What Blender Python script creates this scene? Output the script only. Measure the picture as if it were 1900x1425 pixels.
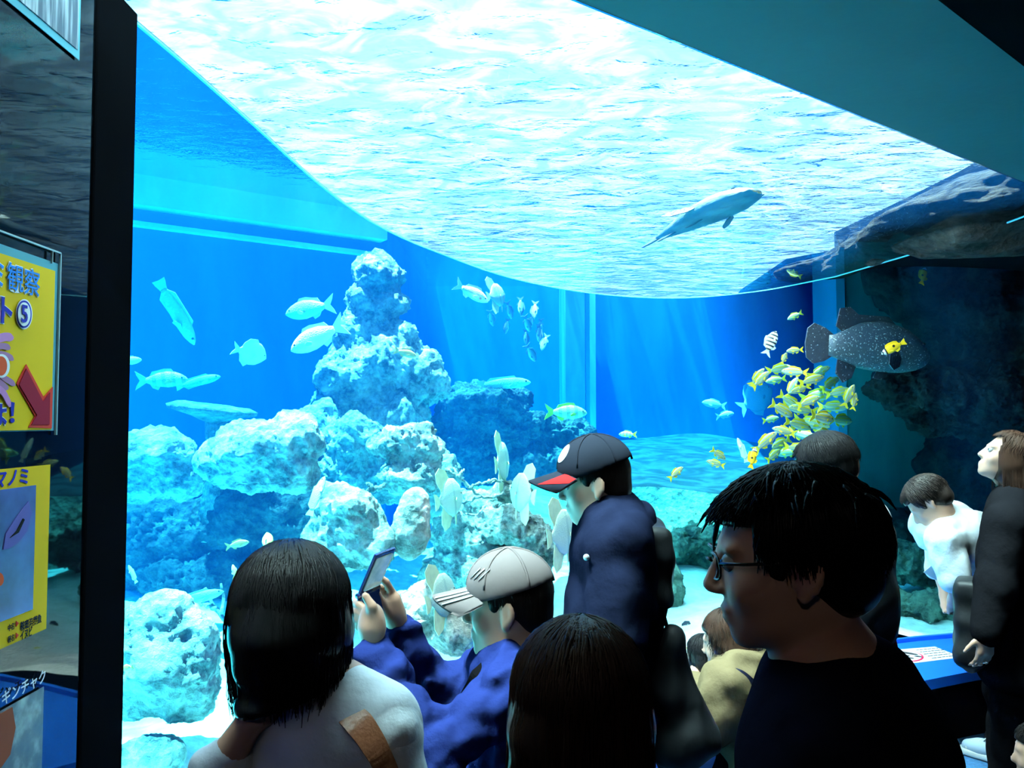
import bpy, bmesh, math, random
import numpy as np
from mathutils import Vector, Matrix, Euler, noise as mnoise

for _o in list(bpy.data.objects):
    bpy.data.objects.remove(_o)
SC = bpy.context.scene
COL = SC.collection
PI = math.pi

# ------------------------------------------------------------------ camera
F = 1500.0                      # focal length in pixels of the 1900 px wide frame
PITCH = math.radians(2.58)
EYE = np.array([0.0, 0.0, 1.62])
cam_data = bpy.data.cameras.new('camera')
cam = bpy.data.objects.new('camera', cam_data)
COL.objects.link(cam)
cam.location = EYE
cam.rotation_euler = (PI / 2 + PITCH, 0, 0)
cam_data.sensor_width = 36.0
cam_data.lens = 36.0 * F / 1900.0
cam_data.clip_start = 0.05
SC.camera = cam

# ------------------------------------------------------------------ world, sun, exposure
world = bpy.data.worlds.new('sky')
SC.world = world
world.use_nodes = True
wn = world.node_tree
bg = wn.nodes['Background']
bg.inputs['Color'].default_value = (0.86, 0.95, 1.0, 1)
bg.inputs['Strength'].default_value = 1.9

sun_data = bpy.data.lights.new('sun', 'SUN')
sun_data.energy = 74.0
sun_data.angle = math.radians(0.8)
sun_data.color = (1.0, 0.97, 0.9)
sun = bpy.data.objects.new('sun', sun_data)
COL.objects.link(sun)
SUN_TO = Vector((0.22, 0.08, -1.0)).normalized()      # the way the light travels
sun.rotation_euler = SUN_TO.to_track_quat('-Z', 'Y').to_euler()

vs = SC.view_settings
vs.view_transform = 'Standard'
vs.look = 'None'
vs.exposure = 0.75
vs.gamma = 1.0
vs.use_curve_mapping = False
cy = SC.cycles
cy.max_bounces = 5
cy.diffuse_bounces = 2
cy.glossy_bounces = 2
cy.transmission_bounces = 3
cy.transparent_max_bounces = 12
cy.volume_bounces = 0
cy.sample_clamp_indirect = 6.0
cy.adaptive_threshold = 0.04
cy.caustics_refractive = True
cy.caustics_reflective = False

# ------------------------------------------------------------------ picture geometry
def ray(px, py):
    a = (px - 950.0) / F
    b = (712.5 - py) / F
    c, s = math.cos(PITCH), math.sin(PITCH)
    return np.array([a, c - b * s, s + b * c])

def at(px, py, y):
    """the point seen at a pixel of the photograph at depth y in front of the eye"""
    d = ray(px, py)
    return EYE + d * (y / d[1])

def atz(px, py, z):
    d = ray(px, py)
    return EYE + d * ((z - EYE[2]) / d[2])

def ppm(y):
    """metres per pixel at depth y"""
    return y / F

ROOF_Z = 2.54
WATER_Z = 3.3

def above(px, py, h):
    """the point seen at a pixel through the acrylic ceiling, h metres above it (light bends there)"""
    p = atz(px, py, ROOF_Z)
    d = ray(px, py)
    d = d / np.linalg.norm(d)
    hor = np.array([d[0], d[1], 0.0])
    sh = np.linalg.norm(hor)
    s2 = sh / 1.33
    c2 = math.sqrt(1 - s2 * s2)
    d2 = hor / sh * s2 + np.array([0, 0, c2])
    return p + d2 * (h / d2[2])

# ------------------------------------------------------------------ materials
MATS = {}
def mat(name):
    m = bpy.data.materials.new(name)
    m.use_nodes = True
    nt = m.node_tree
    return m, nt, nt.nodes['Principled BSDF']

def N(nt, kind, **kw):
    n = nt.nodes.new(kind)
    for k, v in kw.items():
        if k in n.inputs.keys():
            n.inputs[k].default_value = v
        else:
            setattr(n, k, v)
    return n

def L(nt, a, b):
    nt.links.new(a, b)

def plain(name, col, rough=0.6, spec=0.3, noise=0.0, scale=20.0, bump=0.0, bscale=60.0, metal=0.0, sheen=0.0, coord='Object', stretch=None):
    if name in MATS:
        return MATS[name]
    m, nt, b = mat(name)
    c = (*col, 1) if len(col) == 3 else col
    b.inputs['Base Color'].default_value = c
    b.inputs['Roughness'].default_value = rough
    b.inputs['Specular IOR Level'].default_value = spec
    b.inputs['Metallic'].default_value = metal
    if sheen:
        b.inputs['Sheen Weight'].default_value = sheen
    tc = N(nt, 'ShaderNodeTexCoord')
    mp = N(nt, 'ShaderNodeMapping')
    if stretch:
        mp.inputs['Scale'].default_value = stretch
    L(nt, tc.outputs[coord], mp.inputs['Vector'])
    if noise:
        n = N(nt, 'ShaderNodeTexNoise', Scale=scale, Detail=4.0)
        L(nt, mp.outputs['Vector'], n.inputs['Vector'])
        r = N(nt, 'ShaderNodeMapRange')
        r.inputs['From Min'].default_value = 0.3
        r.inputs['From Max'].default_value = 0.7
        r.inputs['To Min'].default_value = 1 - noise
        r.inputs['To Max'].default_value = 1 + noise
        L(nt, n.outputs['Fac'], r.inputs['Value'])
        v = N(nt, 'ShaderNodeVectorMath', operation='SCALE')
        v.inputs[0].default_value = c[:3]
        L(nt, r.outputs['Result'], v.inputs['Scale'])
        L(nt, v.outputs['Vector'], b.inputs['Base Color'])
    if bump:
        n = N(nt, 'ShaderNodeTexNoise', Scale=bscale, Detail=5.0)
        L(nt, mp.outputs['Vector'], n.inputs['Vector'])
        bp = N(nt, 'ShaderNodeBump', Strength=bump, Distance=0.02)
        L(nt, n.outputs['Fac'], bp.inputs['Height'])
        L(nt, bp.outputs['Normal'], b.inputs['Normal'])
    MATS[name] = m
    return m

def fabric(name, col, rough=0.85, fold=0.25, sheen=0.15, noise=0.12):
    return plain(name, col, rough=rough, spec=0.0, noise=noise, scale=9.0, bump=fold * 1.6, bscale=16.0)

# ------------------------------------------------------------------ objects
def tag(o, label=None, cat=None, group=None, kind=None):
    if label: o['label'] = label
    if cat: o['category'] = cat
    if group: o['group'] = group
    if kind: o['kind'] = kind
    return o

def mesh_obj(name, verts, faces, material, parent=None, smooth=False):
    me = bpy.data.meshes.new(name)
    if isinstance(verts, np.ndarray) and isinstance(faces, np.ndarray):
        me.vertices.add(len(verts))
        me.vertices.foreach_set('co', np.ascontiguousarray(verts, np.float32).ravel())
        k = faces.shape[1]
        me.loops.add(faces.size)
        me.loops.foreach_set('vertex_index', np.ascontiguousarray(faces, np.int32).ravel())
        me.polygons.add(len(faces))
        me.polygons.foreach_set('loop_start', np.arange(0, faces.size, k, dtype=np.int32))
        me.update(calc_edges=True)
        me.validate()
    else:
        me.from_pydata([tuple(v) for v in verts], [], [tuple(f) for f in faces])
        me.update()
    if smooth:
        me.polygons.foreach_set('use_smooth', [True] * len(me.polygons))
    if material is not None:
        for m in (material if isinstance(material, (list, tuple)) else [material]):
            me.materials.append(m)
    o = bpy.data.objects.new(name, me)
    COL.objects.link(o)
    if parent is not None:
        o.parent = parent
    return o

def bm_obj(name, bm, material, parent=None, smooth=False):
    me = bpy.data.meshes.new(name)
    bmesh.ops.recalc_face_normals(bm, faces=bm.faces[:])
    bm.to_mesh(me)
    bm.free()
    if smooth:
        me.polygons.foreach_set('use_smooth', [True] * len(me.polygons))
    for m in (material if isinstance(material, (list, tuple)) else [material]):
        me.materials.append(m)
    o = bpy.data.objects.new(name, me)
    COL.objects.link(o)
    if parent is not None:
        o.parent = parent
    return o

def empty(name, loc=(0, 0, 0), rot=(0, 0, 0)):
    o = bpy.data.objects.new(name, None)
    COL.objects.link(o)
    o.location = loc
    o.rotation_euler = rot
    o.empty_display_size = 0.1
    return o

def copy_tree(o, parent=None):
    c = o.copy()
    COL.objects.link(c)
    c.parent = parent
    for ch in list(o.children):
        copy_tree(ch, c)
    return c

def box_bm(bm, lo, hi, bevel=0.0):
    lo, hi = Vector(lo), Vector(hi)
    r = bmesh.ops.create_cube(bm, size=1.0)
    for v in r['verts']:
        v.co = Vector(((lo.x + hi.x) / 2 + v.co.x * (hi.x - lo.x), (lo.y + hi.y) / 2 + v.co.y * (hi.y - lo.y), (lo.z + hi.z) / 2 + v.co.z * (hi.z - lo.z)))
    if bevel:
        es = list({e for v in r['verts'] for e in v.link_edges})
        bmesh.ops.bevel(bm, geom=es, offset=bevel, segments=2, affect='EDGES', profile=0.5)
    return bm

def box(name, lo, hi, material, parent=None, bevel=0.0):
    bm = bmesh.new()
    box_bm(bm, lo, hi, bevel)
    return bm_obj(name, bm, material, parent)

def prism(name, pts, z0, z1, material, parent=None):
    """an upright slab over a plan polygon"""
    n = len(pts)
    v = [(p[0], p[1], z0) for p in pts] + [(p[0], p[1], z1) for p in pts]
    f = [tuple(range(n))[::-1], tuple(range(n, 2 * n))] + [(i, (i + 1) % n, n + (i + 1) % n, n + i) for i in range(n)]
    bm = bmesh.new()
    bv = [bm.verts.new(q) for q in v]
    for q in f:
        bm.faces.new([bv[i] for i in q])
    return bm_obj(name, bm, material, parent)

def tube_mesh(pts, radii, seg=8, closed_ends=True):
    """verts, faces of a tube along pts"""
    pts = [Vector(p) for p in pts]
    n = len(pts)
    if not hasattr(radii, '__len__'):
        radii = [radii] * n
    vs_, fs_ = [], []
    up = Vector((0, 0, 1))
    prev = None
    for i, p in enumerate(pts):
        t = (pts[min(i + 1, n - 1)] - pts[max(i - 1, 0)])
        t = t.normalized() if t.length > 1e-9 else Vector((0, 0, 1))
        if prev is None:
            a = t.cross(up)
            if a.length < 1e-3:
                a = t.cross(Vector((1, 0, 0)))
        else:
            a = prev - t * prev.dot(t)
        a.normalize()
        prev = a
        b = t.cross(a)
        for k in range(seg):
            an = 2 * PI * k / seg
            vs_.append(p + (a * math.cos(an) + b * math.sin(an)) * radii[i])
    for i in range(n - 1):
        for k in range(seg):
            fs_.append((i * seg + k, i * seg + (k + 1) % seg, (i + 1) * seg + (k + 1) % seg, (i + 1) * seg + k))
    if closed_ends:
        fs_.append(tuple(range(seg))[::-1])
        fs_.append(tuple((n - 1) * seg + k for k in range(seg)))
    return vs_, fs_

def tube(name, pts, radii, material, parent=None, seg=8):
    v, f = tube_mesh(pts, radii, seg)
    return mesh_obj(name, v, f, material, parent, smooth=True)

def catmull(pts, n):
    pts = [np.array(p, float) for p in pts]
    P = [2 * pts[0] - pts[1]] + pts + [2 * pts[-1] - pts[-2]]
    out = []
    m = len(pts) - 1
    for i in range(m):
        for k in range(n):
            t = k / n
            a, b, c, d = P[i], P[i + 1], P[i + 2], P[i + 3]
            out.append(0.5 * ((2 * b) + (-a + c) * t + (2 * a - 5 * b + 4 * c - d) * t ** 2 + (-a + 3 * b - 3 * c + d) * t ** 3))
    out.append(pts[-1])
    return out

# ------------------------------------------------------------------ signed distance modelling
class SDF:
    """smooth union of round cones and ellipsoids, read out with surface nets"""
    def __init__(self):
        self.ops = []
    def cone(self, a, b, r1, r2, k=0.03, sub=False):
        self.ops.append(('c', np.array(a, float), np.array(b, float), r1, r2, k, sub)); return self
    def chain(self, pts, rs, k=0.03):
        for i in range(len(pts) - 1):
            self.cone(pts[i], pts[i + 1], rs[i], rs[i + 1], k)
        return self
    def ell(self, c, r, k=0.03, rot=None, sub=False):
        R = np.array(Euler(rot).to_matrix()) if rot is not None else np.eye(3)
        self.ops.append(('e', np.array(c, float), np.array(r, float), R, None, k, sub)); return self
    def boxx(self, c, h, r, k=0.02, rot=None, sub=False):
        R = np.array(Euler(rot).to_matrix()) if rot is not None else np.eye(3)
        self.ops.append(('b', np.array(c, float), np.array(h, float), R, r, k, sub)); return self
    def plane(self, p, n, k=0.005):
        n = np.array(n, float); n /= np.linalg.norm(n)
        self.ops.append(('p', np.array(p, float), n, None, None, k, True)); return self
    def bounds(self):
        lo = np.full(3, 1e9); hi = -lo
        for o in self.ops:
            if o[6]: continue
            if o[0] == 'c':
                r = max(o[3], o[4])
                lo = np.minimum(lo, np.minimum(o[1], o[2]) - r); hi = np.maximum(hi, np.maximum(o[1], o[2]) + r)
            else:
                r = np.abs(o[3]) @ (o[2] if o[0] == 'e' else o[2] + o[4])
                lo = np.minimum(lo, o[1] - r); hi = np.maximum(hi, o[1] + r)
        return lo, hi
    def mesh(self, h, disp=None, margin=3):
        lo, hi = self.bounds()
        pad = margin * h
        lo = lo - pad; hi = hi + pad
        n = np.ceil((hi - lo) / h).astype(int) + 1
        ax = [lo[i] + h * np.arange(n[i]) for i in range(3)]
        V = np.full(n, 10.0, np.float32)
        for o in self.ops:
            kind, k, sub = o[0], o[5], o[6]
            if kind == 'p':
                X = ax[0][:, None, None]; Y = ax[1][None, :, None]; Z = ax[2][None, None, :]
                d = (X - o[1][0]) * o[2][0] + (Y - o[1][1]) * o[2][1] + (Z - o[1][2]) * o[2][2]
                V[:] = np.maximum(V, d.astype(np.float32))
                continue
            if kind == 'c':
                r = max(o[3], o[4])
                l2 = np.minimum(o[1], o[2]) - r; h2 = np.maximum(o[1], o[2]) + r
            else:
                rr = np.abs(o[3]) @ (o[2] if kind == 'e' else o[2] + o[4])
                l2 = o[1] - rr; h2 = o[1] + rr
            m = k * 1.5 + 3 * h
            i0 = np.clip(np.floor((l2 - m - lo) / h).astype(int), 0, n); i1 = np.clip(np.ceil((h2 + m - lo) / h).astype(int) + 1, 0, n)
            if (i1 <= i0).any(): continue
            sl = tuple(slice(a, b) for a, b in zip(i0, i1))
            X = ax[0][sl[0]][:, None, None]; Y = ax[1][sl[1]][None, :, None]; Z = ax[2][sl[2]][None, None, :]
            if kind == 'c':
                ba = o[2] - o[1]; L2 = max(ba @ ba, 1e-12)
                px, py, pz = X - o[1][0], Y - o[1][1], Z - o[1][2]
                t = np.clip((px * ba[0] + py * ba[1] + pz * ba[2]) / L2, 0, 1)
                d = np.sqrt((px - t * ba[0]) ** 2 + (py - t * ba[1]) ** 2 + (pz - t * ba[2]) ** 2) - (o[3] + (o[4] - o[3]) * t)
            else:
                px, py, pz = X - o[1][0], Y - o[1][1], Z - o[1][2]
                R = o[3]
                qx = px * R[0, 0] + py * R[1, 0] + pz * R[2, 0]
                qy = px * R[0, 1] + py * R[1, 1] + pz * R[2, 1]
                qz = px * R[0, 2] + py * R[1, 2] + pz * R[2, 2]
                if kind == 'e':
                    r = o[2]
                    k0 = np.sqrt((qx / r[0]) ** 2 + (qy / r[1]) ** 2 + (qz / r[2]) ** 2)
                    k1 = np.sqrt((qx / r[0] ** 2) ** 2 + (qy / r[1] ** 2) ** 2 + (qz / r[2] ** 2) ** 2)
                    d = k0 * (k0 - 1) / np.maximum(k1, 1e-6)
                else:
                    hx, hy, hz = o[2]
                    dx, dy, dz = np.abs(qx) - hx, np.abs(qy) - hy, np.abs(qz) - hz
                    d = np.sqrt(np.maximum(dx, 0) ** 2 + np.maximum(dy, 0) ** 2 + np.maximum(dz, 0) ** 2) + np.minimum(np.maximum(dx, np.maximum(dy, dz)), 0) - o[4]
            d = d.astype(np.float32)
            old = V[sl]
            if sub:
                d = -d
                hh = np.maximum(k - np.abs(old - d), 0) / k
                V[sl] = np.maximum(old, d) + hh * hh * k * 0.25
            else:
                hh = np.maximum(k - np.abs(old - d), 0) / k
                V[sl] = np.minimum(old, d) - hh * hh * k * 0.25
        if disp is not None:
            X, Y, Z = np.meshgrid(ax[0], ax[1], ax[2], indexing='ij', sparse=True)
            V = V + disp(X, Y, Z).astype(np.float32)
        # never open at the border
        for a in range(3):
            s = [slice(None)] * 3
            s[a] = 0; V[tuple(s)] = np.maximum(V[tuple(s)], h)
            s[a] = -1; V[tuple(s)] = np.maximum(V[tuple(s)], h)
        return surface_nets(V, lo, h)

def surface_nets(V, lo, h):
    ins = V < 0
    nx, ny, nz = V.shape
    cnt = np.zeros((nx - 1, ny - 1, nz - 1), np.int16)
    for a in (0, 1):
        for b in (0, 1):
            for c in (0, 1):
                cnt += ins[a:nx - 1 + a, b:ny - 1 + b, c:nz - 1 + c]
    act = (cnt > 0) & (cnt < 8)
    idx = np.full(act.shape, -1, np.int64)
    cells = np.argwhere(act)
    m = len(cells)
    idx[act] = np.arange(m)
    acc = np.zeros((m, 3)); num = np.zeros(m)
    cor = [(a, b, c) for a in (0, 1) for b in (0, 1) for c in (0, 1)]
    vals = {q: V[cells[:, 0] + q[0], cells[:, 1] + q[1], cells[:, 2] + q[2]] for q in cor}
    for q in cor:
        for ax_ in range(3):
            if q[ax_]: continue
            p = list(q); p[ax_] = 1; p = tuple(p)
            v0, v1 = vals[q], vals[p]
            cr = (v0 < 0) != (v1 < 0)
            t = np.where(cr, v0 / np.where(cr, v0 - v1, 1), 0)
            pos = np.tile(np.array(q, float), (m, 1)); pos[:, ax_] = t
            acc += pos * cr[:, None]; num += cr
    verts = lo + h * (cells + acc / num[:, None])
    quads = []
    for ax_ in range(3):
        b, c = (ax_ + 1) % 3, (ax_ + 2) % 3
        s0 = [slice(None)] * 3; s1 = [slice(None)] * 3
        s0[ax_] = slice(0, -1); s1[ax_] = slice(1, None)
        A, B = ins[tuple(s0)], ins[tuple(s1)]
        ed = np.argwhere(A != B)
        ok = (ed[:, b] > 0) & (ed[:, c] > 0) & (ed[:, b] < V.shape[b] - 1) & (ed[:, c] < V.shape[c] - 1)
        ed = ed[ok]
        flip = A[ed[:, 0], ed[:, 1], ed[:, 2]]
        def get(db, dc):
            e = ed.copy(); e[:, b] += db; e[:, c] += dc
            return idx[e[:, 0], e[:, 1], e[:, 2]]
        q = np.stack([get(-1, -1), get(0, -1), get(0, 0), get(-1, 0)], 1)
        q = np.where(flip[:, None], q, q[:, ::-1])
        quads.append(q)
    return verts, np.concatenate(quads).astype(np.int32)

def smooth_verts(v, f, it=1, lam=0.5):
    n = len(v)
    e = np.concatenate([f[:, [0, 1]], f[:, [1, 2]], f[:, [2, 3]], f[:, [3, 0]]])
    for _ in range(it):
        s = np.zeros((n, 3)); c = np.zeros(n)
        for a, b in ((0, 1), (1, 0)):
            for k in range(3):
                s[:, k] += np.bincount(e[:, a], weights=v[e[:, b], k], minlength=n)
            c += np.bincount(e[:, a], minlength=n)
        v = v * (1 - lam) + lam * s / np.maximum(c, 1)[:, None]
    return v

def sdf_obj(name, s, h, material, parent=None, disp=None, smooth=1, xf=None):
    v, f = s.mesh(h, disp)
    if smooth:
        v = smooth_verts(v, f, smooth)
    if xf is not None:
        v = v @ np.array(xf.to_3x3()).T + np.array(xf.translation)
    return mesh_obj(name, v, f, material, parent, smooth=True)

_rng = np.random.default_rng(7)
_WAVES = [(_rng.normal(size=3), _rng.uniform(0, 6.28)) for _ in range(40)]
def wavy(freq, amp, n=6, start=0, stretch=(1, 1, 1)):
    """a cheap smooth random displacement field"""
    def f(X, Y, Z):
        out = 0.0
        for d, p in _WAVES[start:start + n]:
            out = out + np.sin(freq * (X * d[0] * stretch[0] + Y * d[1] * stretch[1] + Z * d[2] * stretch[2]) + p)
        return out * (amp / math.sqrt(n))
    return f

def crease(freq, amp, n=5, start=0):
    """sharp-valleyed folds as in worn cloth"""
    def f(X, Y, Z):
        wx = 0.35 * np.sin(freq * 0.6 * (Y + 0.7 * Z) + start); wz = 0.35 * np.sin(freq * 0.5 * (X - Y) + 2.0 * start)
        out = 0.0
        for d, p in _WAVES[start:start + n]:
            d = d / np.linalg.norm(d)
            out = out + (0.62 - np.abs(np.sin(freq * 0.5 * (X * d[0] + Y * d[1] + Z * d[2]) + p + wx * 2.0 + wz * 2.0)))
        return out * (amp / math.sqrt(n))
    return f

def fnoise(V, scale, octaves=4, gain=0.5, kind='ridge'):
    """fractal noise at the rows of V"""
    out = np.zeros(len(V))
    amp, tot = 1.0, 0.0
    sc = scale
    for _ in range(octaves):
        r = np.array([mnoise.noise((x * sc, y * sc, z * sc)) for x, y, z in V])
        if kind == 'ridge':
            r = 1 - 2 * np.abs(r)
        out += amp * r
        tot += amp
        amp *= gain
        sc *= 2.1
    return out / tot
# ================================================================== the place
U_PTS = [(-0.87, 1.79), (-0.84, 2.05), (-0.80, 2.47), (-0.74, 3.14), (-0.63, 3.75), (-0.43, 4.31), (0.0, 5.17), (0.58, 5.79), (1.21, 6.02), (1.73, 5.72), (2.06, 5.12)]
U_RIGHT = [(2.06, 5.12), (2.21, 4.39), (2.28, 3.99), (2.30, 3.62), (2.31, 3.33)]
FLARE = [(2.06, 5.12), (2.28, 4.86), (2.75, 4.86), (3.6, 5.1), (4.6, 5.45)]
CH_L, CH_R = (-0.87, 0.99), (2.31, 3.33)
U_C = catmull(U_PTS, 8)
UR_C = catmull(U_RIGHT, 6)
TOP = [np.array(p) for p in U_C] + catmull(FLARE, 5)[1:]
B_PTS = [(-0.87, 1.79), (-0.80, 2.45), (-0.55, 3.05), (-0.1, 3.55), (0.4, 3.86), (0.9, 4.10), (1.55, 4.41), (2.2, 4.71), (2.6, 4.83), (3.4, 5.06), (4.6, 5.45)]
_b = catmull(B_PTS, 40)
_bl = np.cumsum([0] + [np.linalg.norm(_b[i + 1] - _b[i]) for i in range(len(_b) - 1)])
_tl = np.cumsum([0] + [np.linalg.norm(TOP[i + 1] - TOP[i]) for i in range(len(TOP) - 1)])
BOT = [np.array([np.interp(t / _tl[-1] * _bl[-1], _bl, [q[0] for q in _b]), np.interp(t / _tl[-1] * _bl[-1], _bl, [q[1] for q in _b])]) for t in _tl]
OUTER = [(4.6, 5.45), (6.6, 6.4), (6.6, 10.2), (-1.15, 10.2), (-1.15, 6.75), (-3.2, 5.3), (-4.4, 4.2), (-4.4, 0.99), CH_L]
SILL_Z = 0.35
TANK_Z = -0.25

# ---- materials of the setting
M_BLACK = plain('black_paint', (0.003, 0.0035, 0.0045), rough=0.7, spec=0.0, noise=0.2, scale=3)
M_SOFFIT = plain('teal_soffit_paint', (0.012, 0.085, 0.095), rough=0.6, spec=0.15, noise=0.08, scale=2.5, bump=0.04, bscale=30)
M_FLOOR = plain('blue_carpet', (0.018, 0.06, 0.13), rough=0.95, spec=0.1, noise=0.25, scale=60, bump=0.3, bscale=300)
M_DARKWALL = plain('dark_wall', (0.02, 0.022, 0.026), rough=0.7, noise=0.15, scale=4)

def tank_paint(name, col, streak=0.25):
    m, nt, b = mat(name)
    tc = N(nt, 'ShaderNodeTexCoord')
    mp = N(nt, 'ShaderNodeMapping'); mp.inputs['Scale'].default_value = (1, 1, 0.3)
    n = N(nt, 'ShaderNodeTexNoise', Scale=2.2, Detail=6.0, Roughness=0.65)
    L(nt, tc.outputs['Object'], mp.inputs['Vector']); L(nt, mp.outputs['Vector'], n.inputs['Vector'])
    r = N(nt, 'ShaderNodeMapRange')
    r.inputs['From Min'].default_value = 0.3; r.inputs['From Max'].default_value = 0.7
    r.inputs['To Min'].default_value = 1 - streak; r.inputs['To Max'].default_value = 1 + streak
    L(nt, n.outputs['Fac'], r.inputs['Value'])
    v = N(nt, 'ShaderNodeVectorMath', operation='SCALE'); v.inputs[0].default_value = col
    L(nt, r.outputs['Result'], v.inputs['Scale']); L(nt, v.outputs['Vector'], b.inputs['Base Color'])
    b.inputs['Roughness'].default_value = 0.8
    b.inputs['Specular IOR Level'].default_value = 0.1
    return m
M_TANK = tank_paint('blue_tank_paint', (0.010, 0.09, 0.50))
M_GREENPILLAR = tank_paint('algae_green_concrete', (0.04, 0.15, 0.135), 0.35)
M_PALESTRIP = tank_paint('pale_lit_edge', (0.12, 0.30, 0.40), 0.15)

def make_water():
    m = bpy.data.materials.new('water')
    m.use_nodes = True
    nt = m.node_tree
    nt.nodes.remove(nt.nodes['Principled BSDF'])
    out = nt.nodes['Material Output']
    ab = N(nt, 'ShaderNodeVolumeAbsorption', Density=0.75); ab.inputs['Color'].default_value = (0.0, 0.82, 0.972, 1)
    sc = N(nt, 'ShaderNodeVolumeScatter', Density=0.06, Anisotropy=0.3); sc.inputs['Color'].default_value = (0.01, 0.26, 0.95, 1)
    ad = N(nt, 'ShaderNodeAddShader')
    L(nt, ab.outputs[0], ad.inputs[0]); L(nt, sc.outputs[0], ad.inputs[1]); L(nt, ad.outputs[0], out.inputs['Volume'])
    return m
M_WATER = make_water()

def make_surface():
    m = bpy.data.materials.new('rippled_water_surface')
    m.use_nodes = True
    nt = m.node_tree
    nt.nodes.remove(nt.nodes['Principled BSDF'])
    out = nt.nodes['Material Output']
    tc = N(nt, 'ShaderNodeTexCoord')
    mp = N(nt, 'ShaderNodeMapping'); mp.inputs['Rotation'].default_value = (0, 0, 0.25); mp.inputs['Scale'].default_value = (1.0, 1.6, 1.0)
    L(nt, tc.outputs['Object'], mp.inputs['Vector'])
    n = N(nt, 'ShaderNodeTexNoise', Scale=5.5, Detail=4.0, Roughness=0.55, Distortion=0.4)
    L(nt, mp.outputs['Vector'], n.inputs['Vector'])
    bp = N(nt, 'ShaderNodeBump', Strength=1.0, Distance=0.010)
    L(nt, n.outputs['Fac'], bp.inputs['Height'])
    fr = N(nt, 'ShaderNodeFresnel', IOR=1.33)
    L(nt, bp.outputs['Normal'], fr.inputs['Normal'])
    tr = N(nt, 'ShaderNodeBsdfTransparent')
    gl = N(nt, 'ShaderNodeBsdfGlossy', Roughness=0.02)
    L(nt, bp.outputs['Normal'], gl.inputs['Normal'])
    # noise in the see-through colour dapples the sunlight, in place of wavelet focusing
    n3 = N(nt, 'ShaderNodeTexNoise', Scale=3.4, Detail=3.0, Roughness=0.6, Distortion=1.2)
    L(nt, mp.outputs['Vector'], n3.inputs['Vector'])
    cr = N(nt, 'ShaderNodeMapRange', interpolation_type='SMOOTHSTEP')
    cr.inputs['From Min'].default_value = 0.40; cr.inputs['From Max'].default_value = 0.60
    cr.inputs['To Min'].default_value = 0.5; cr.inputs['To Max'].default_value = 1.0
    L(nt, n3.outputs['Fac'], cr.inputs['Value'])
    L(nt, cr.outputs['Result'], tr.inputs['Color'])
    mx = N(nt, 'ShaderNodeMixShader')
    L(nt, fr.outputs['Fac'], mx.inputs['Fac']); L(nt, tr.outputs[0], mx.inputs[1]); L(nt, gl.outputs[0], mx.inputs[2])
    L(nt, mx.outputs[0], out.inputs['Surface'])
    return m
M_SURF = make_surface()

def make_clear(name):
    m = bpy.data.materials.new(name)
    m.use_nodes = True
    nt = m.node_tree
    nt.nodes.remove(nt.nodes['Principled BSDF'])
    tr = N(nt, 'ShaderNodeBsdfTransparent')
    tr.inputs['Color'].default_value = (0.97, 0.99, 1.0, 1)
    L(nt, tr.outputs[0], nt.nodes['Material Output'].inputs['Surface'])
    return m
M_CLEAR = make_clear('clear_acrylic')

def make_roofglass():
    m = bpy.data.materials.new('acrylic_against_water')
    m.use_nodes = True
    nt = m.node_tree
    nt.nodes.remove(nt.nodes['Principled BSDF'])
    g = N(nt, 'ShaderNodeBsdfGlass', Roughness=0.0, IOR=1.33)
    L(nt, g.outputs[0], nt.nodes['Material Output'].inputs['Surface'])
    return m
M_ROOF = make_roofglass()

# ---- room shell
floor = box('floor', (-0.95, -3.2, -0.1), (6.2, 6.5, 0.0), M_FLOOR); tag(floor, kind='structure')
ceil = prism('ceiling', [(-0.9, -3.2), (6.2, -3.2), (6.2, 4.6), (3.7, 4.0), (0.55, 1.37), (-0.9, 0.2)], 2.50, 2.75, M_BLACK); tag(ceil, kind='structure')
soff = prism('ceiling_soffit', [(-0.95, 0.931), CH_R, (6.3, 3.33), (6.3, -3.3), (-0.95, -3.3)], 2.54, WATER_Z + 0.45, M_SOFFIT); tag(soff, kind='structure')
wl = box('wall_left', (-0.97, -3.2, 0.0), (-0.85, 1.62, 2.54), M_BLACK)
def make_panel():
    m, nt, b = mat('dark_sign_glass')
    b.inputs['Base Color'].default_value = (0.003, 0.006, 0.01, 1)
    b.inputs['Roughness'].default_value = 0.02
    b.inputs['Specular IOR Level'].default_value = 0.15
    b.inputs['IOR'].default_value = 1.5
    return m
wl.data.materials.clear(); wl.data.materials.append(make_panel())
tag(wl, kind='structure')
wb = box('wall_back', (-0.97, -3.3, 0.0), (6.3, -3.2, 2.6), M_DARKWALL); tag(wb, kind='structure')
wr = box('wall_right', (6.2, -3.2, 0.0), (6.3, 6.0, 2.6), M_DARKWALL); tag(wr, kind='structure')
tri = prism('ceiling_corner', [tuple(p) for p in UR_C[::-1]] + [tuple(p) for p in catmull(FLARE, 5)[1:]] + [(6.3, 5.45), (6.3, 3.33)], 2.545, WATER_Z + 0.45, M_BLACK); tag(tri, kind='structure')

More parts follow.
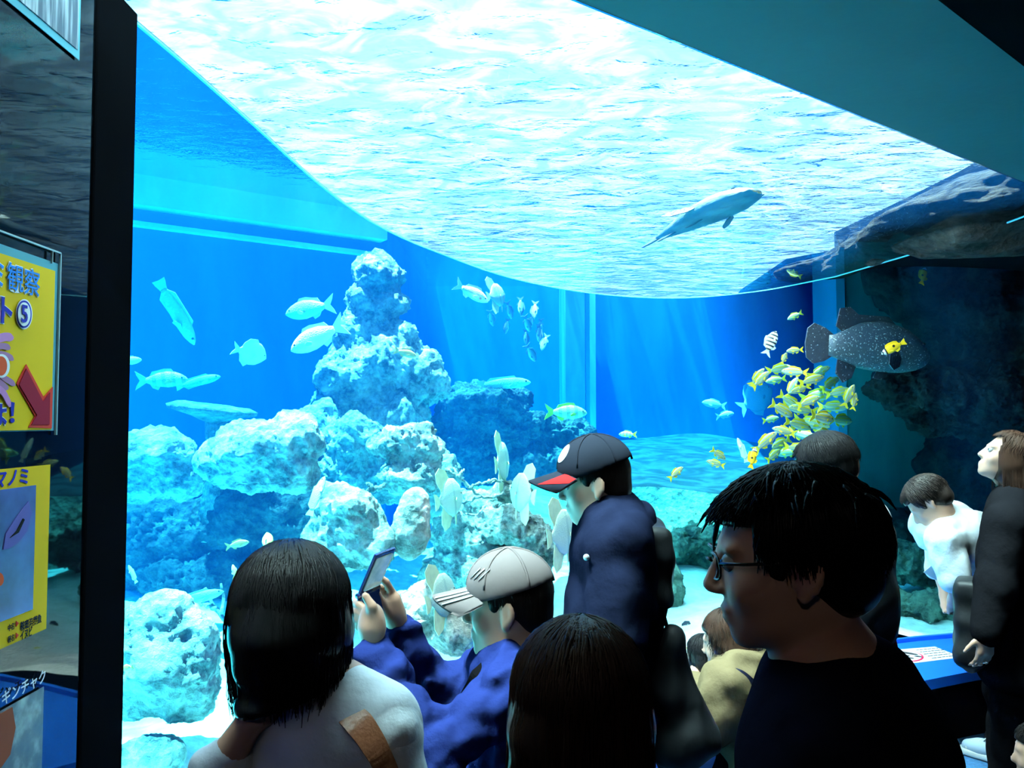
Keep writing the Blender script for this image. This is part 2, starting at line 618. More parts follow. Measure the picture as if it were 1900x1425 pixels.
# ---- the water body (a volume without a skin of its own)
def make_water_body():
    bm = bmesh.new()
    def ring(pts, z):
        return [bm.verts.new((p[0], p[1], z)) for p in pts]
    Bp = [np.array(CH_L)] + BOT
    Tp = [np.array(CH_L)] + TOP
    k = len(U_C)                       # index in Tp of the last shared point
    OUT = OUTER[1:-1]
    vb = ring(Bp, TANK_Z); vt = ring(Tp, ROOF_Z)
    ob = ring(OUT, TANK_Z); oh = ring(OUT, WATER_Z)
    th = ring(Tp[:1] + Tp[k:], WATER_Z)     # L, then k .. end, at the water level
    ur = ring(UR_C[1:], ROOF_Z); urh = ring(UR_C[1:], WATER_Z)
    bm.faces.new(vb + ob)
    for i in range(len(Bp) - 1):
        bm.faces.new((vb[i], vb[i + 1], vt[i + 1], vt[i]))
    lo = [vb[-1]] + ob + [vb[0]]
    hi = [th[-1]] + oh + [th[0]]
    for i in range(len(lo) - 1):
        if i == 0:
            bm.faces.new((lo[0], lo[1], hi[1], hi[0], vt[-1]))
        elif i == len(lo) - 2:
            bm.faces.new((lo[i], lo[i + 1], vt[0], hi[i + 1], hi[i]))
        else:
            bm.faces.new((lo[i], lo[i + 1], hi[i + 1], hi[i]))
    tk = th[1:]
    for i in range(len(tk) - 1):
        bm.faces.new((vt[k + i], vt[k + i + 1], tk[i + 1], tk[i]))
    a = [vt[k]] + ur; b = [tk[0]] + urh
    for i in range(len(a) - 1):
        bm.faces.new((a[i], a[i + 1], b[i + 1], b[i]))
    bm.faces.new((ur[-1], vt[0], th[0], urh[-1]))
    bm.faces.new([tk[j] for j in range(len(tk) - 1, 0, -1)][::-1] [::-1] + [tk[0]] + urh + [th[0]] + oh[::-1])
    bm.faces.new(vt[:k + 1] + ur)
    bmesh.ops.triangulate(bm, faces=bm.faces[:], ngon_method='EAR_CLIP')
    return bm_obj('water', bm, M_WATER)
water = make_water_body(); tag(water, 'clear blue sea water filling the aquarium tank', 'water', kind='stuff')

# ---- panes
PANE_H = 16
pv, pf = [], []
for j in range(PANE_H + 1):
    t = j / PANE_H
    for a, b in zip(BOT, TOP):
        q = a * (1 - t) + b * t
        pv.append((q[0] , q[1] - 0.006, SILL_Z - 0.1 + (ROOF_Z - SILL_Z + 0.1) * t))
n = len(BOT)
for j in range(PANE_H):
    for i in range(n - 1):
        pf.append((j * n + i, j * n + i + 1, (j + 1) * n + i + 1, (j + 1) * n + i))
w1 = mesh_obj('window_1', pv, pf, M_CLEAR, smooth=True); tag(w1, kind='structure')
roof_poly = [CH_L] + [tuple(p) for p in U_C] + [tuple(p) for p in UR_C[1:]]
bm = bmesh.new()
bvv = [bm.verts.new((p[0], p[1], ROOF_Z - 0.004)) for p in roof_poly]
fc = bm.faces.new(bvv)
fc.normal_update()
if fc.normal.z > 0:
    fc.normal_flip()
bmesh.ops.triangulate(bm, faces=bm.faces[:], ngon_method='EAR_CLIP')
me = bpy.data.meshes.new('window_2'); bm.to_mesh(me); bm.free(); me.materials.append(M_ROOF)
w2 = bpy.data.objects.new('window_2', me); COL.objects.link(w2); tag(w2, kind='structure')

# ---- the rippled top of the water
sv = [(p[0], p[1], WATER_Z + 0.01) for p in [(-4.5, -0.2), (6.7, -0.2), (6.7, 10.3), (-4.5, 10.3)]]
surf = mesh_obj('water_surface', sv, [(3, 2, 1, 0)], M_SURF); tag(surf, kind='structure')
surf.data.flip_normals() if surf.data.polygons[0].normal.z < 0 else None

# ---- tank walls
def tank_wall(name, a, b, material, z1=WATER_Z + 0.5, th=0.08):
    a, b = np.array(a, float), np.array(b, float)
    d = (b - a) / np.linalg.norm(b - a); nrm = np.array([-d[1], d[0]])
    return tag(prism(name, [a - d * 0.07 - nrm * th, b + d * 0.07 - nrm * th, b + d * 0.07 + nrm * th, a - d * 0.07 + nrm * th], TANK_Z - 0.1, z1, material), kind='structure')
for i in range(len(OUTER) - 1):
    tank_wall('wall_tank' if i == 0 else 'wall_tank', OUTER[i], OUTER[i + 1], M_TANK)
tag(box('floor_tank', (-4.6, 0.8, TANK_Z - 0.1), (6.8, 10.4, TANK_Z + 0.02), M_TANK), kind='structure')
# unseen deck added to shade this end of the tank
tag(prism('shade_deck', [(1.88, 5.5), (2.3, 5.0), (7.5, 4.0), (7.5, 11.0), (2.5, 11.0), (1.88, 6.6)], WATER_Z + 0.05, WATER_Z + 0.15, M_BLACK), kind='structure')

# ---- white bands added on the left wall in place of bright surface reflections
def rim(a, b, z0, z1, w, material):
    a, b = np.array(a, float), np.array(b, float)
    d = (b - a) / np.linalg.norm(b - a); nrm = np.array([d[1], -d[0]])
    if nrm[1] > 0: nrm = -nrm
    tag(prism('trim_glare_band', [a, b, b + nrm * w, a + nrm * w], z0, z1, material), kind='structure')
M_GLARE = tank_paint('white_glare_band', (0.75, 0.78, 0.78), 0.15)
rim((-4.3, 4.28), (-3.2, 5.3), 3.10, WATER_Z + 0.3, 0.22, M_GLARE)
rim((-3.25, 5.26), (-1.15, 6.75), 3.10, WATER_Z + 0.3, 0.22, M_GLARE)
rim((-3.25, 5.26), (-1.15, 6.75), 2.97, 3.0, 0.16, M_GLARE)

# ---- dim ceiling lamps of the room behind us
M_LAMP = plain('lamp_housing', (0.02, 0.02, 0.022), rough=0.5)
def make_glow():
    m, nt, b = mat('lamp_glass')
    b.inputs['Emission Color'].default_value = (1.0, 0.9, 0.78, 1)
    b.inputs['Emission Strength'].default_value = 3.0
    return m
M_GLOW = make_glow()
for lx, ly, lab in ((-0.35, -0.9, 'round ceiling downlight near the sign wall, behind the viewer'),):
    lr = empty('ceiling_downlight', (lx, ly, 2.5)); tag(lr, lab, 'lamp')
    bm = bmesh.new(); bmesh.ops.create_cone(bm, cap_ends=True, segments=24, radius1=0.10, radius2=0.10, depth=0.03)
    bm_obj('housing', bm, M_LAMP, lr).location = (0, 0, -0.015)
    bm = bmesh.new(); bmesh.ops.create_cone(bm, cap_ends=True, segments=24, radius1=0.085, radius2=0.085, depth=0.006)
    bm_obj('diffuser', bm, M_GLOW, lr).location = (0, 0, -0.034)
    ld_ = bpy.data.lights.new('downlight', 'AREA'); ld_.shape = 'DISK'; ld_.size = 0.16; ld_.energy = 3.0; ld_.color = (1.0, 0.92, 0.82)
    lo_ = bpy.data.objects.new('bulb', ld_); COL.objects.link(lo_); lo_.parent = lr; lo_.location = (0, 0, -0.04); lo_.rotation_euler = (math.radians(28), 0, 0)

# ---- post at the end of the sign wall
pr = box('trim_post', (-0.955, 1.612, 0.0), (-0.845, 1.79, ROOF_Z), M_BLACK, bevel=0.006); tag(pr, kind='structure')
# ================================================================== ledge below the window
def offset_path(pts, d):
    out = []
    for i, p in enumerate(pts):
        a = pts[max(i - 1, 0)]; b = pts[min(i + 1, len(pts) - 1)]
        t = (b - a) / np.linalg.norm(b - a)
        out.append(p + np.array([t[1], -t[0]]) * d)
    return out
M_LEDGE = plain('blue_ledge_paint', (0.01, 0.13, 0.62), rough=0.35, spec=0.5, noise=0.05, scale=8)
_fine = [np.array(p) for p in catmull(B_PTS, 8)]
_led = [p for p in _fine if p[0] > -0.35]
ledge_back = offset_path(_led, 0.012)
ledge_front = offset_path(_led, 0.56)
ledge = empty('window_ledge', (2.2, 4.4, 0))
tag(ledge, 'low bright blue ledge running along the foot of the tank window', 'ledge', kind='structure')
def strip_prism(name, a, b, z0, z1, material, parent):
    n = len(a)
    v = [(*p, z0) for p in a] + [(*p, z0) for p in b] + [(*p, z1) for p in a] + [(*p, z1) for p in b]
    f = []
    for i in range(n - 1):
        f += [(i, i + 1, n + i + 1, n + i), (2 * n + i, 3 * n + i, 3 * n + i + 1, 2 * n + i + 1), (i, 2 * n + i, 2 * n + i + 1, i + 1), (n + i, n + i + 1, 3 * n + i + 1, 3 * n + i)]
    f += [(0, n, 3 * n, 2 * n), (n - 1, 3 * n - 1, 4 * n - 1, 2 * n - 1)]
    o = mesh_obj(name, v, f, material)
    if parent is not None:
        o.parent = parent
        o.matrix_parent_inverse = Matrix.Translation(-Vector(parent.location))
    return o
strip_prism('top_board', ledge_back, ledge_front, SILL_Z - 0.05, SILL_Z, M_LEDGE, ledge)
strip_prism('front_panel', offset_path(_led, 0.02), offset_path(_led, 0.50), 0.0, SILL_Z - 0.05, M_BLACK, ledge)
strip_prism('back_rail', ledge_back, offset_path(_led, 0.035), SILL_Z, SILL_Z + 0.022, M_LEDGE, ledge)
_sil = [p for p in _fine]
tag(strip_prism('wall_sill', offset_path(_sil, -0.10), offset_path(_sil, 0.008), TANK_Z, 0.12, M_BLACK, None), kind='structure')

# thick joint between wall pane and ceiling pane
M_JOINT = plain('acrylic_joint', (0.25, 0.62, 0.75), rough=0.15, spec=0.6, noise=0.1, scale=5)
jt_pts = [(p[0], p[1], ROOF_Z - 0.002) for p in U_C + UR_C[1:]]
jt = tube('trim_joint', jt_pts, 0.007, M_JOINT, seg=6); tag(jt, kind='structure')

# ================================================================== tank contents
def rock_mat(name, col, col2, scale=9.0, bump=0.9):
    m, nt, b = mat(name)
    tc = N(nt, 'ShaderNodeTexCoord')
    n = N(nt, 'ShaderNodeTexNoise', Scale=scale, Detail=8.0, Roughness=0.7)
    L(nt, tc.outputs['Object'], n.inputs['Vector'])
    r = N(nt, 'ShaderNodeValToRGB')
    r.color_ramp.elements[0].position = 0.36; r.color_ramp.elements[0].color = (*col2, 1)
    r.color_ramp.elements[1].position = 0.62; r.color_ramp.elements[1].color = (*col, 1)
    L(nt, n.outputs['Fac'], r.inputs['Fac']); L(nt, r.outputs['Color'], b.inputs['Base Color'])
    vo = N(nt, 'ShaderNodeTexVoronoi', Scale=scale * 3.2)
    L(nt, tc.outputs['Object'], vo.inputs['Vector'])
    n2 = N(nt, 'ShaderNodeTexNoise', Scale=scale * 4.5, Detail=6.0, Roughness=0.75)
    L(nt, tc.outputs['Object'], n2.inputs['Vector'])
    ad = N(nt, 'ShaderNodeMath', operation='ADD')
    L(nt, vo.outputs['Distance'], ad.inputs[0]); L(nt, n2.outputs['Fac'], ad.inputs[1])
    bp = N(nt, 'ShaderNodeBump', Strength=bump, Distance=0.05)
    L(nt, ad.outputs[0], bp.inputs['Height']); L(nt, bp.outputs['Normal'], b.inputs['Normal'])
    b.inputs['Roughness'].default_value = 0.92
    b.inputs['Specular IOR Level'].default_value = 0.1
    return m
M_ROCK = rock_mat('pale_coral_rock', (0.70, 0.68, 0.60), (0.10, 0.12, 0.11))
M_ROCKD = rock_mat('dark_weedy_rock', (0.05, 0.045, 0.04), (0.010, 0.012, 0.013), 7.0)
M_ROCKG = rock_mat('green_weedy_rock', (0.28, 0.40, 0.30), (0.07, 0.11, 0.10), 8.0)
M_ROCKM = rock_mat('shade_toned_rock', (0.11, 0.15, 0.14), (0.025, 0.035, 0.035), 8.0)  # tone darkened in place of shade under the outcrop and haze behind
M_SAND = plain('coral_sand', (0.80, 0.78, 0.70), rough=0.95, spec=0.05, noise=0.15, scale=14, bump=0.5, bscale=40)

def rock(name, label, blobs, d, material, seed=0, h=None, rough=0.10, freq=5.0, group=None, depth=0.8, flat=None, cat='rock'):
    """blobs: (px, py, rx, ry[, dd]) in pixels of the photograph at depth d (+dd)"""
    s = SDF()
    for b in blobs:
        dd = d + (b[4] if len(b) > 4 else 0.0)
        c = at(b[0], b[1], dd)
        k = ppm(dd)
        rx, rz = b[2] * k, b[3] * k
        s.ell(c, (rx, max(rx, rz) * depth, rz), k=0.25 * min(rx, rz) + 0.02)
    lo, hi = s.bounds()
    size = float(np.prod(np.maximum(hi - lo, 0.05)) ** (1 / 3))
    if h is None:
        h = min(max(size / 60.0, 0.010), 0.034)
    v, f = s.mesh(h)
    v = smooth_verts(v, f, 1)
    # normals for displacement
    fn = np.cross(v[f[:, 2]] - v[f[:, 0]], v[f[:, 3]] - v[f[:, 1]])
    nr = np.zeros_like(v)
    for k in range(4):
        for a in range(3):
            nr[:, a] += np.bincount(f[:, k], weights=fn[:, a], minlength=len(v))
    nr /= np.maximum(np.linalg.norm(nr, axis=1), 1e-9)[:, None]
    off = np.array([seed * 13.7, seed * 7.1, seed * 3.3])
    e = fnoise(v + off, freq, 2, 0.5, 'smooth') * 1.5 + fnoise(v + off, freq * 2.7, 4, 0.62, 'ridge') * 0.75 - 0.25
    v = v + nr * (e * rough * min(size, 0.8))[:, None]
    o = mesh_obj(name, v, f, material, smooth=True)
    tag(o, label, cat, group)
    return o

rock('coral_rock', 'rounded pitted coral mound low beside the black post', [(310, 1215, 88, 95), (300, 1150, 60, 45), (330, 1280, 70, 60), (250, 1260, 50, 70)], 2.75, M_ROCK, 1, rough=0.09, freq=7)
rock('coral_rock', 'small lumpy rock in the lowest corner beside the black post', [(285, 1405, 52, 40), (250, 1420, 40, 40)], 2.6, M_ROCK, 2, rough=0.12, freq=9)
rock('coral_rock', 'bluish boulder at the edge of the black post, left of the bright outcrop', [(285, 845, 85, 42), (250, 890, 60, 40), (330, 880, 50, 40)], 4.0, M_ROCK, 3, rough=0.10)
rock('coral_rock', 'wide sunlit white outcrop below the table coral', [(480, 830, 80, 45), (550, 815, 45, 40), (430, 860, 60, 45), (535, 880, 55, 40), (480, 895, 60, 24)], 3.9, M_ROCK, 4, rough=0.12)
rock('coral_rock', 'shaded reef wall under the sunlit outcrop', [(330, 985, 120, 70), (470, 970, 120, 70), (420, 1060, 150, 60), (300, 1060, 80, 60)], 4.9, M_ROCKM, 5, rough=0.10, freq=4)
rock('coral_rock', 'tall ragged reef column rising to the waterline in the middle of the tank', [(705, 512, 50, 26), (695, 560, 50, 45), (675, 620, 52, 50), (735, 640, 45, 45), (675, 690, 85, 65), (750, 690, 75, 45), (795, 705, 35, 40), (640, 755, 58, 45), (720, 775, 75, 48), (590, 790, 50, 40, -0.3)], 5.7, M_ROCK, 6, rough=0.10, freq=4.5)
rock('coral_rock', 'reef shelf joining the foot of the ragged column', [(660, 830, 70, 45), (630, 880, 60, 40), (720, 890, 60, 45), (800, 900, 50, 60)], 5.2, M_ROCK, 7, rough=0.12)
rock('coral_rock', 'knobbly round-topped coral head in the centre of the reef', [(752, 825, 48, 38), (705, 825, 22, 16), (790, 825, 24, 36), (765, 880, 48, 40)], 4.5, M_ROCK, 8, rough=0.14, freq=8)
rock('coral_rock', 'overexposed white rock behind the bob-haired girl', [(645, 955, 62, 55), (620, 1010, 55, 55), (690, 1010, 45, 40), (600, 930, 20, 30)], 3.75, M_ROCK, 9, rough=0.10)
rock('coral_rock', 'smooth upright knob beside the white rock', [(768, 945, 30, 38), (760, 990, 38, 45)], 3.8, M_ROCK, 10, rough=0.07, freq=6)
rock('coral_rock', 'low turquoise rock bed under the batfish', [(860, 990, 60, 38), (930, 975, 65, 35), (880, 1050, 90, 50), (980, 1010, 50, 50)], 4.7, M_ROCK, 11, rough=0.12)
rock('coral_rock', 'broken coral slab under the branching coral', [(900, 935, 45, 22), (945, 915, 40, 16), (860, 930, 20, 25)], 4.9, M_ROCK, 12, rough=0.14, freq=8)
rock('coral_rock', 'pale rock by the cap of the child with the clamshell', [(800, 1115, 50, 40), (770, 1150, 50, 45), (850, 1170, 60, 40)], 3.5, M_ROCK, 13, rough=0.10)
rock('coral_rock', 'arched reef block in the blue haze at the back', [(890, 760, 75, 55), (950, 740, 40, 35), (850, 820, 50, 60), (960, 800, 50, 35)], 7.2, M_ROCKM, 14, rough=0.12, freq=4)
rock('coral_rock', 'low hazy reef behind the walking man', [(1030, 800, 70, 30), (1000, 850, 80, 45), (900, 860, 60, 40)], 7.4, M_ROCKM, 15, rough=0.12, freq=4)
rock('coral_rock', 'dim boulders below the sand terrace', [(1260, 990, 110, 35), (1180, 1000, 60, 45), (1340, 1000, 70, 45), (1280, 1045, 70, 30)], 6.4, M_ROCKG, 16, rough=0.12, freq=5)
rock('coral_rock', 'dark rock standing in the white sand behind the walking man', [(1240, 1085, 26, 45), (1232, 1140, 24, 40)], 5.4, M_ROCKG, 17, rough=0.12, freq=8)
rock('coral_rock', 'mossy rock above the blue ledge', [(1715, 1050, 60, 32), (1770, 1060, 50, 36), (1670, 1040, 40, 34)], 5.9, M_ROCKG, 18, rough=0.13, freq=7)
rock('coral_rock', 'pitted rock resting on the sand just above the blue ledge', [(1715, 1130, 50, 28), (1770, 1135, 50, 36), (1660, 1120, 30, 24), (1740, 1160, 40, 18)], 5.5, M_ROCKG, 19, rough=0.13, freq=8)
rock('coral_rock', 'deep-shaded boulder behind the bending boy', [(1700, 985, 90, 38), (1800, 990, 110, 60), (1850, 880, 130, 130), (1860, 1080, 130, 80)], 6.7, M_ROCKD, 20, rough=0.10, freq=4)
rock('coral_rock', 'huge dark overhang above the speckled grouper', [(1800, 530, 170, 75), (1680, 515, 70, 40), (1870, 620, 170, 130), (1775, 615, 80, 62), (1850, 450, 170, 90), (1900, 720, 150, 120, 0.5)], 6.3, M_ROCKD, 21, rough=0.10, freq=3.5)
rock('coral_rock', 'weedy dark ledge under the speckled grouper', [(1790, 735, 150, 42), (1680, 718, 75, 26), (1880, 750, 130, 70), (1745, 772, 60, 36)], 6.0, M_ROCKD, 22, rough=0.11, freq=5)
# dark rock standing above the level of the acrylic ceiling
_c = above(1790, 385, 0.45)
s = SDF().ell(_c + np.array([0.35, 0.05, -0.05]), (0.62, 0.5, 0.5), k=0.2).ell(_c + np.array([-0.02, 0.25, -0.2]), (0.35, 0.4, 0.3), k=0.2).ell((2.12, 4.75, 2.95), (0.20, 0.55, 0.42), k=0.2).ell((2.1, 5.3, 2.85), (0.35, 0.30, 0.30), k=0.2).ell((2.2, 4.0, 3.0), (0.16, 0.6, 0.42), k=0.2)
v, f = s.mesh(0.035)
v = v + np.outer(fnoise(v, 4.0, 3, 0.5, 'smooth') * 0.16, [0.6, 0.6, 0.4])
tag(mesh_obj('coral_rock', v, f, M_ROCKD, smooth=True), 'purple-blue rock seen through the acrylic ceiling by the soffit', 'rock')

# ---- sand
def sand_floor():
    ctl = [at(260, 1420, 2.7), at(420, 1400, 2.9), at(640, 1180, 3.4), at(700, 1090, 4.0), at(870, 1210, 3.7), at(1290, 1140, 5.0), at(1280, 1235, 4.4), at(1050, 1060, 5.2),
           at(1690, 1178, 5.2), at(1560, 1120, 5.4), at(1250, 1060, 6.2), (-3.5, 4.0, 0.5), (-3.0, 2.0, 0.4), (5.5, 7.5, 0.1), (2.0, 9.5, 0.9), (0, 9.5, 0.9), (-0.6, 6.5, 0.6), (-1.6, 5.4, 0.7), (4.5, 6.0, 0.1)]
    ctl = np.array(ctl)
    ctl = np.vstack([ctl, [(p[0] + 0.02, p[1] + 0.06, 0.37) for p in _fine[8::4]]])
    def patch(X, y0):
        ny = 120
        t = np.linspace(0, 1, ny) ** 1.6
        gx = np.repeat(X[:, None], ny, 1)
        gy = y0[:, None] + (10.15 - y0[:, None]) * t[None, :]
        w = 1.0 / (((gx[..., None] - ctl[:, 0]) ** 2 + (gy[..., None] - ctl[:, 1]) ** 2) + 0.05) ** 1.5
        Z = (w * ctl[:, 2]).sum(-1) / w.sum(-1)
        Z += 0.03 * np.sin(gx * 3.1 + gy * 1.7) + 0.02 * np.sin(gx * 7 - gy * 5.3) + 0.008 * np.sin(gy * 23 + 3 * np.sin(gx * 3))
        return np.stack([gx, gy, Z], -1).reshape(-1, 3), len(X), ny
    V, Q, off = [], [], 0
    X1 = np.linspace(-0.87, 4.55, 120)
    for X, y0 in ((X1, np.interp(X1, [p[0] for p in _fine], [p[1] for p in _fine]) - 0.0), (np.linspace(-4.35, -0.871, 60), np.full(60, 1.05)), (np.linspace(4.551, 6.5, 20), np.linspace(5.5, 6.4, 20))):
        v, nx, ny = patch(X, y0)
        I = np.arange(nx * ny).reshape(nx, ny) + off
        V.append(v); Q.append(np.stack([I[:-1, :-1], I[1:, :-1], I[1:, 1:], I[:-1, 1:]], -1).reshape(-1, 4)); off += nx * ny
    V = np.vstack(V); Q = np.vstack(Q).astype(np.int32)
    o = mesh_obj('sand', V, Q, M_SAND, smooth=True)
    tag(o, 'pale coral sand covering the bottom of the tank', 'sand', kind='stuff')
sand_floor()
# raised sand terrace
def terrace():
    top = [(1135, 815, 9.3), (1260, 806, 9.4), (1400, 818, 9.3), (1560, 850, 8.6)]
    mid = [(1100, 850, 8.0), (1230, 850, 8.0), (1400, 860, 7.8), (1580, 890, 7.4)]
    low = [(1060, 905, 6.9), (1230, 908, 6.9), (1390, 917, 6.8), (1600, 930, 6.6)]
    foot = [(1050, 985, 6.8), (1230, 1000, 6.85), (1400, 1010, 6.7), (1620, 1020, 6.6)]
    rows = [catmull([at(*q) for q in r], 6) for r in (top, mid, low)]
    cols = []
    for i in range(len(rows[0])):
        c = [rows[0][i], rows[1][i], rows[2][i]]
        cols.append(catmull(c, 5))
    n, m = len(cols), len(cols[0])
    v = [p + np.array([0, 0, 0.02 * math.sin(p[0] * 5 + p[1] * 3)]) for c in cols for p in c]
    base = [(c[-1] + np.array([0, 0.05, -1.3])) for c in cols]
    f = [(i * m + j, i * m + j + 1, (i + 1) * m + j + 1, (i + 1) * m + j) for i in range(n - 1) for j in range(m - 1)]
    o = n * m
    v += base
    f += [(i * m + m - 1, o + i, o + i + 1, (i + 1) * m + m - 1) for i in range(n - 1)]
    ob = mesh_obj('sand_terrace', v, f, [plain('shade_toned_sand', (0.028, 0.04, 0.045), rough=0.95, spec=0.05, noise=0.12, scale=6, bump=0.3, bscale=20), M_ROCKG], smooth=True)  # dark sand tone stands in for shade at the back of the tank
    for q in ob.data.polygons[(n - 1) * (m - 1):]:
        q.material_index = 1
    tag(ob, 'sloping terrace of blue-tinted sand at the back of the tank', 'sand', kind='structure')
terrace()

# ---- pillars in the tank
def pillar(name, px0, px1, d, material, depth=0.5, edge=None, edge_w=0):
    a, b = at(px0, 780, d), at(px1, 780, d)
    tag(prism(name, [(a[0], d), (b[0], d), (b[0], d + depth), (a[0], d + depth)], TANK_Z, WATER_Z + 0.3, material), kind='structure')
pillar('wall_pillar', 1050, 1086, 8.9, M_GREENPILLAR, 1.2)
pillar('trim_pillar', 1087, 1106, 8.92, M_PALESTRIP, 1.1)
pillar('wall_column', 1572, 1735, 7.0, M_GREENPILLAR, 0.6)
pillar('trim_lit_side', 1556, 1572, 6.98, M_PALESTRIP, 0.55)  # pale colour stands in for the column's lit side face

# ---- table coral
def table_coral():
    c = at(395, 757, 4.6)
    k = ppm(4.6)
    rng = random.Random(4)
    n = 26
    ring = [(1 + 0.12 * math.sin(3 * a + 1) + 0.10 * rng.uniform(-1, 1)) for a in [2 * PI * i / n for i in range(n)]]
    v, f = [], []
    for lev, (rr, zz) in enumerate([(0.0, -0.02), (0.45, 0.005), (0.8, 0.02), (1.0, 0.0), (0.97, -0.02), (0.5, -0.05), (0.0, -0.10)]):
        for i in range(n):
            a = 2 * PI * i / n
            r = rr * (ring[i] if rr > 0.3 else 1)
            v.append((c[0] + math.cos(a) * r * 75 * k, c[1] + math.sin(a) * r * 0.28, c[2] + zz + 0.05 * math.cos(a) * rr * -0.6))
    for l in range(6):
        for i in range(n):
            f.append((l * n + i, l * n + (i + 1) % n, (l + 1) * n + (i + 1) % n, (l + 1) * n + i))
    root = mesh_obj('table_coral', v, f, M_ROCKG, smooth=True)
    tag(root, 'flat plate of table coral with a bright wavy rim', 'coral')
    tube('stalk', [c + np.array([0.02, 0.02, -0.06]), c + np.array([0.0, 0.05, -0.4]), c + np.array([-0.05, 0.1, -0.75])], [0.07, 0.05, 0.09], M_ROCK, root)
table_coral()

def branch_coral(name, label, pts_list, d, r=0.014):
    root = None
    for k, pts in enumerate(pts_list):
        P = catmull([at(px, py, d + 0.03 * j) for j, (px, py) in enumerate(pts)], 4)
        P = [p + np.array([0, 0, 0.006 * math.sin(i * 2.3 + k)]) for i, p in enumerate(P)]
        rr = [r * (1 - 0.6 * i / len(P)) * (1 + 0.2 * math.sin(i * 1.9)) for i in range(len(P))]
        if root is None:
            root = tube(name, P, rr, M_ROCK, seg=7)
            tag(root, label, 'coral')
        else:
            tube('branch', P, [q * 0.7 for q in rr], M_ROCK, root, seg=6)
branch_coral('branching_coral', 'thin branching coral arching between two batfish', [
    [(826, 872), (850, 885), (872, 905), (892, 920), (915, 922), (940, 905)], [(850, 885), (846, 876), (842, 868)], [(850, 885), (856, 876), (861, 872)],
    [(872, 905), (885, 898), (905, 895), (930, 893)], [(892, 920), (870, 930), (850, 935)], [(915, 922), (935, 915), (948, 915)], [(905, 895), (918, 890), (945, 897)]], 4.6)
branch_coral('branching_coral', 'bare branching coral low on the reef above the girl', [
    [(430, 1160), (400, 1130), (380, 1090)], [(400, 1130), (385, 1125), (370, 1120)], [(410, 1140), (415, 1110), (410, 1085)]], 3.6)
branch_coral('branching_coral', 'pale finger coral lying on the reef by the knob', [
    [(672, 918), (690, 908), (705, 905), (715, 898)], [(690, 908), (688, 900), (680, 897)]], 4.2, 0.02)
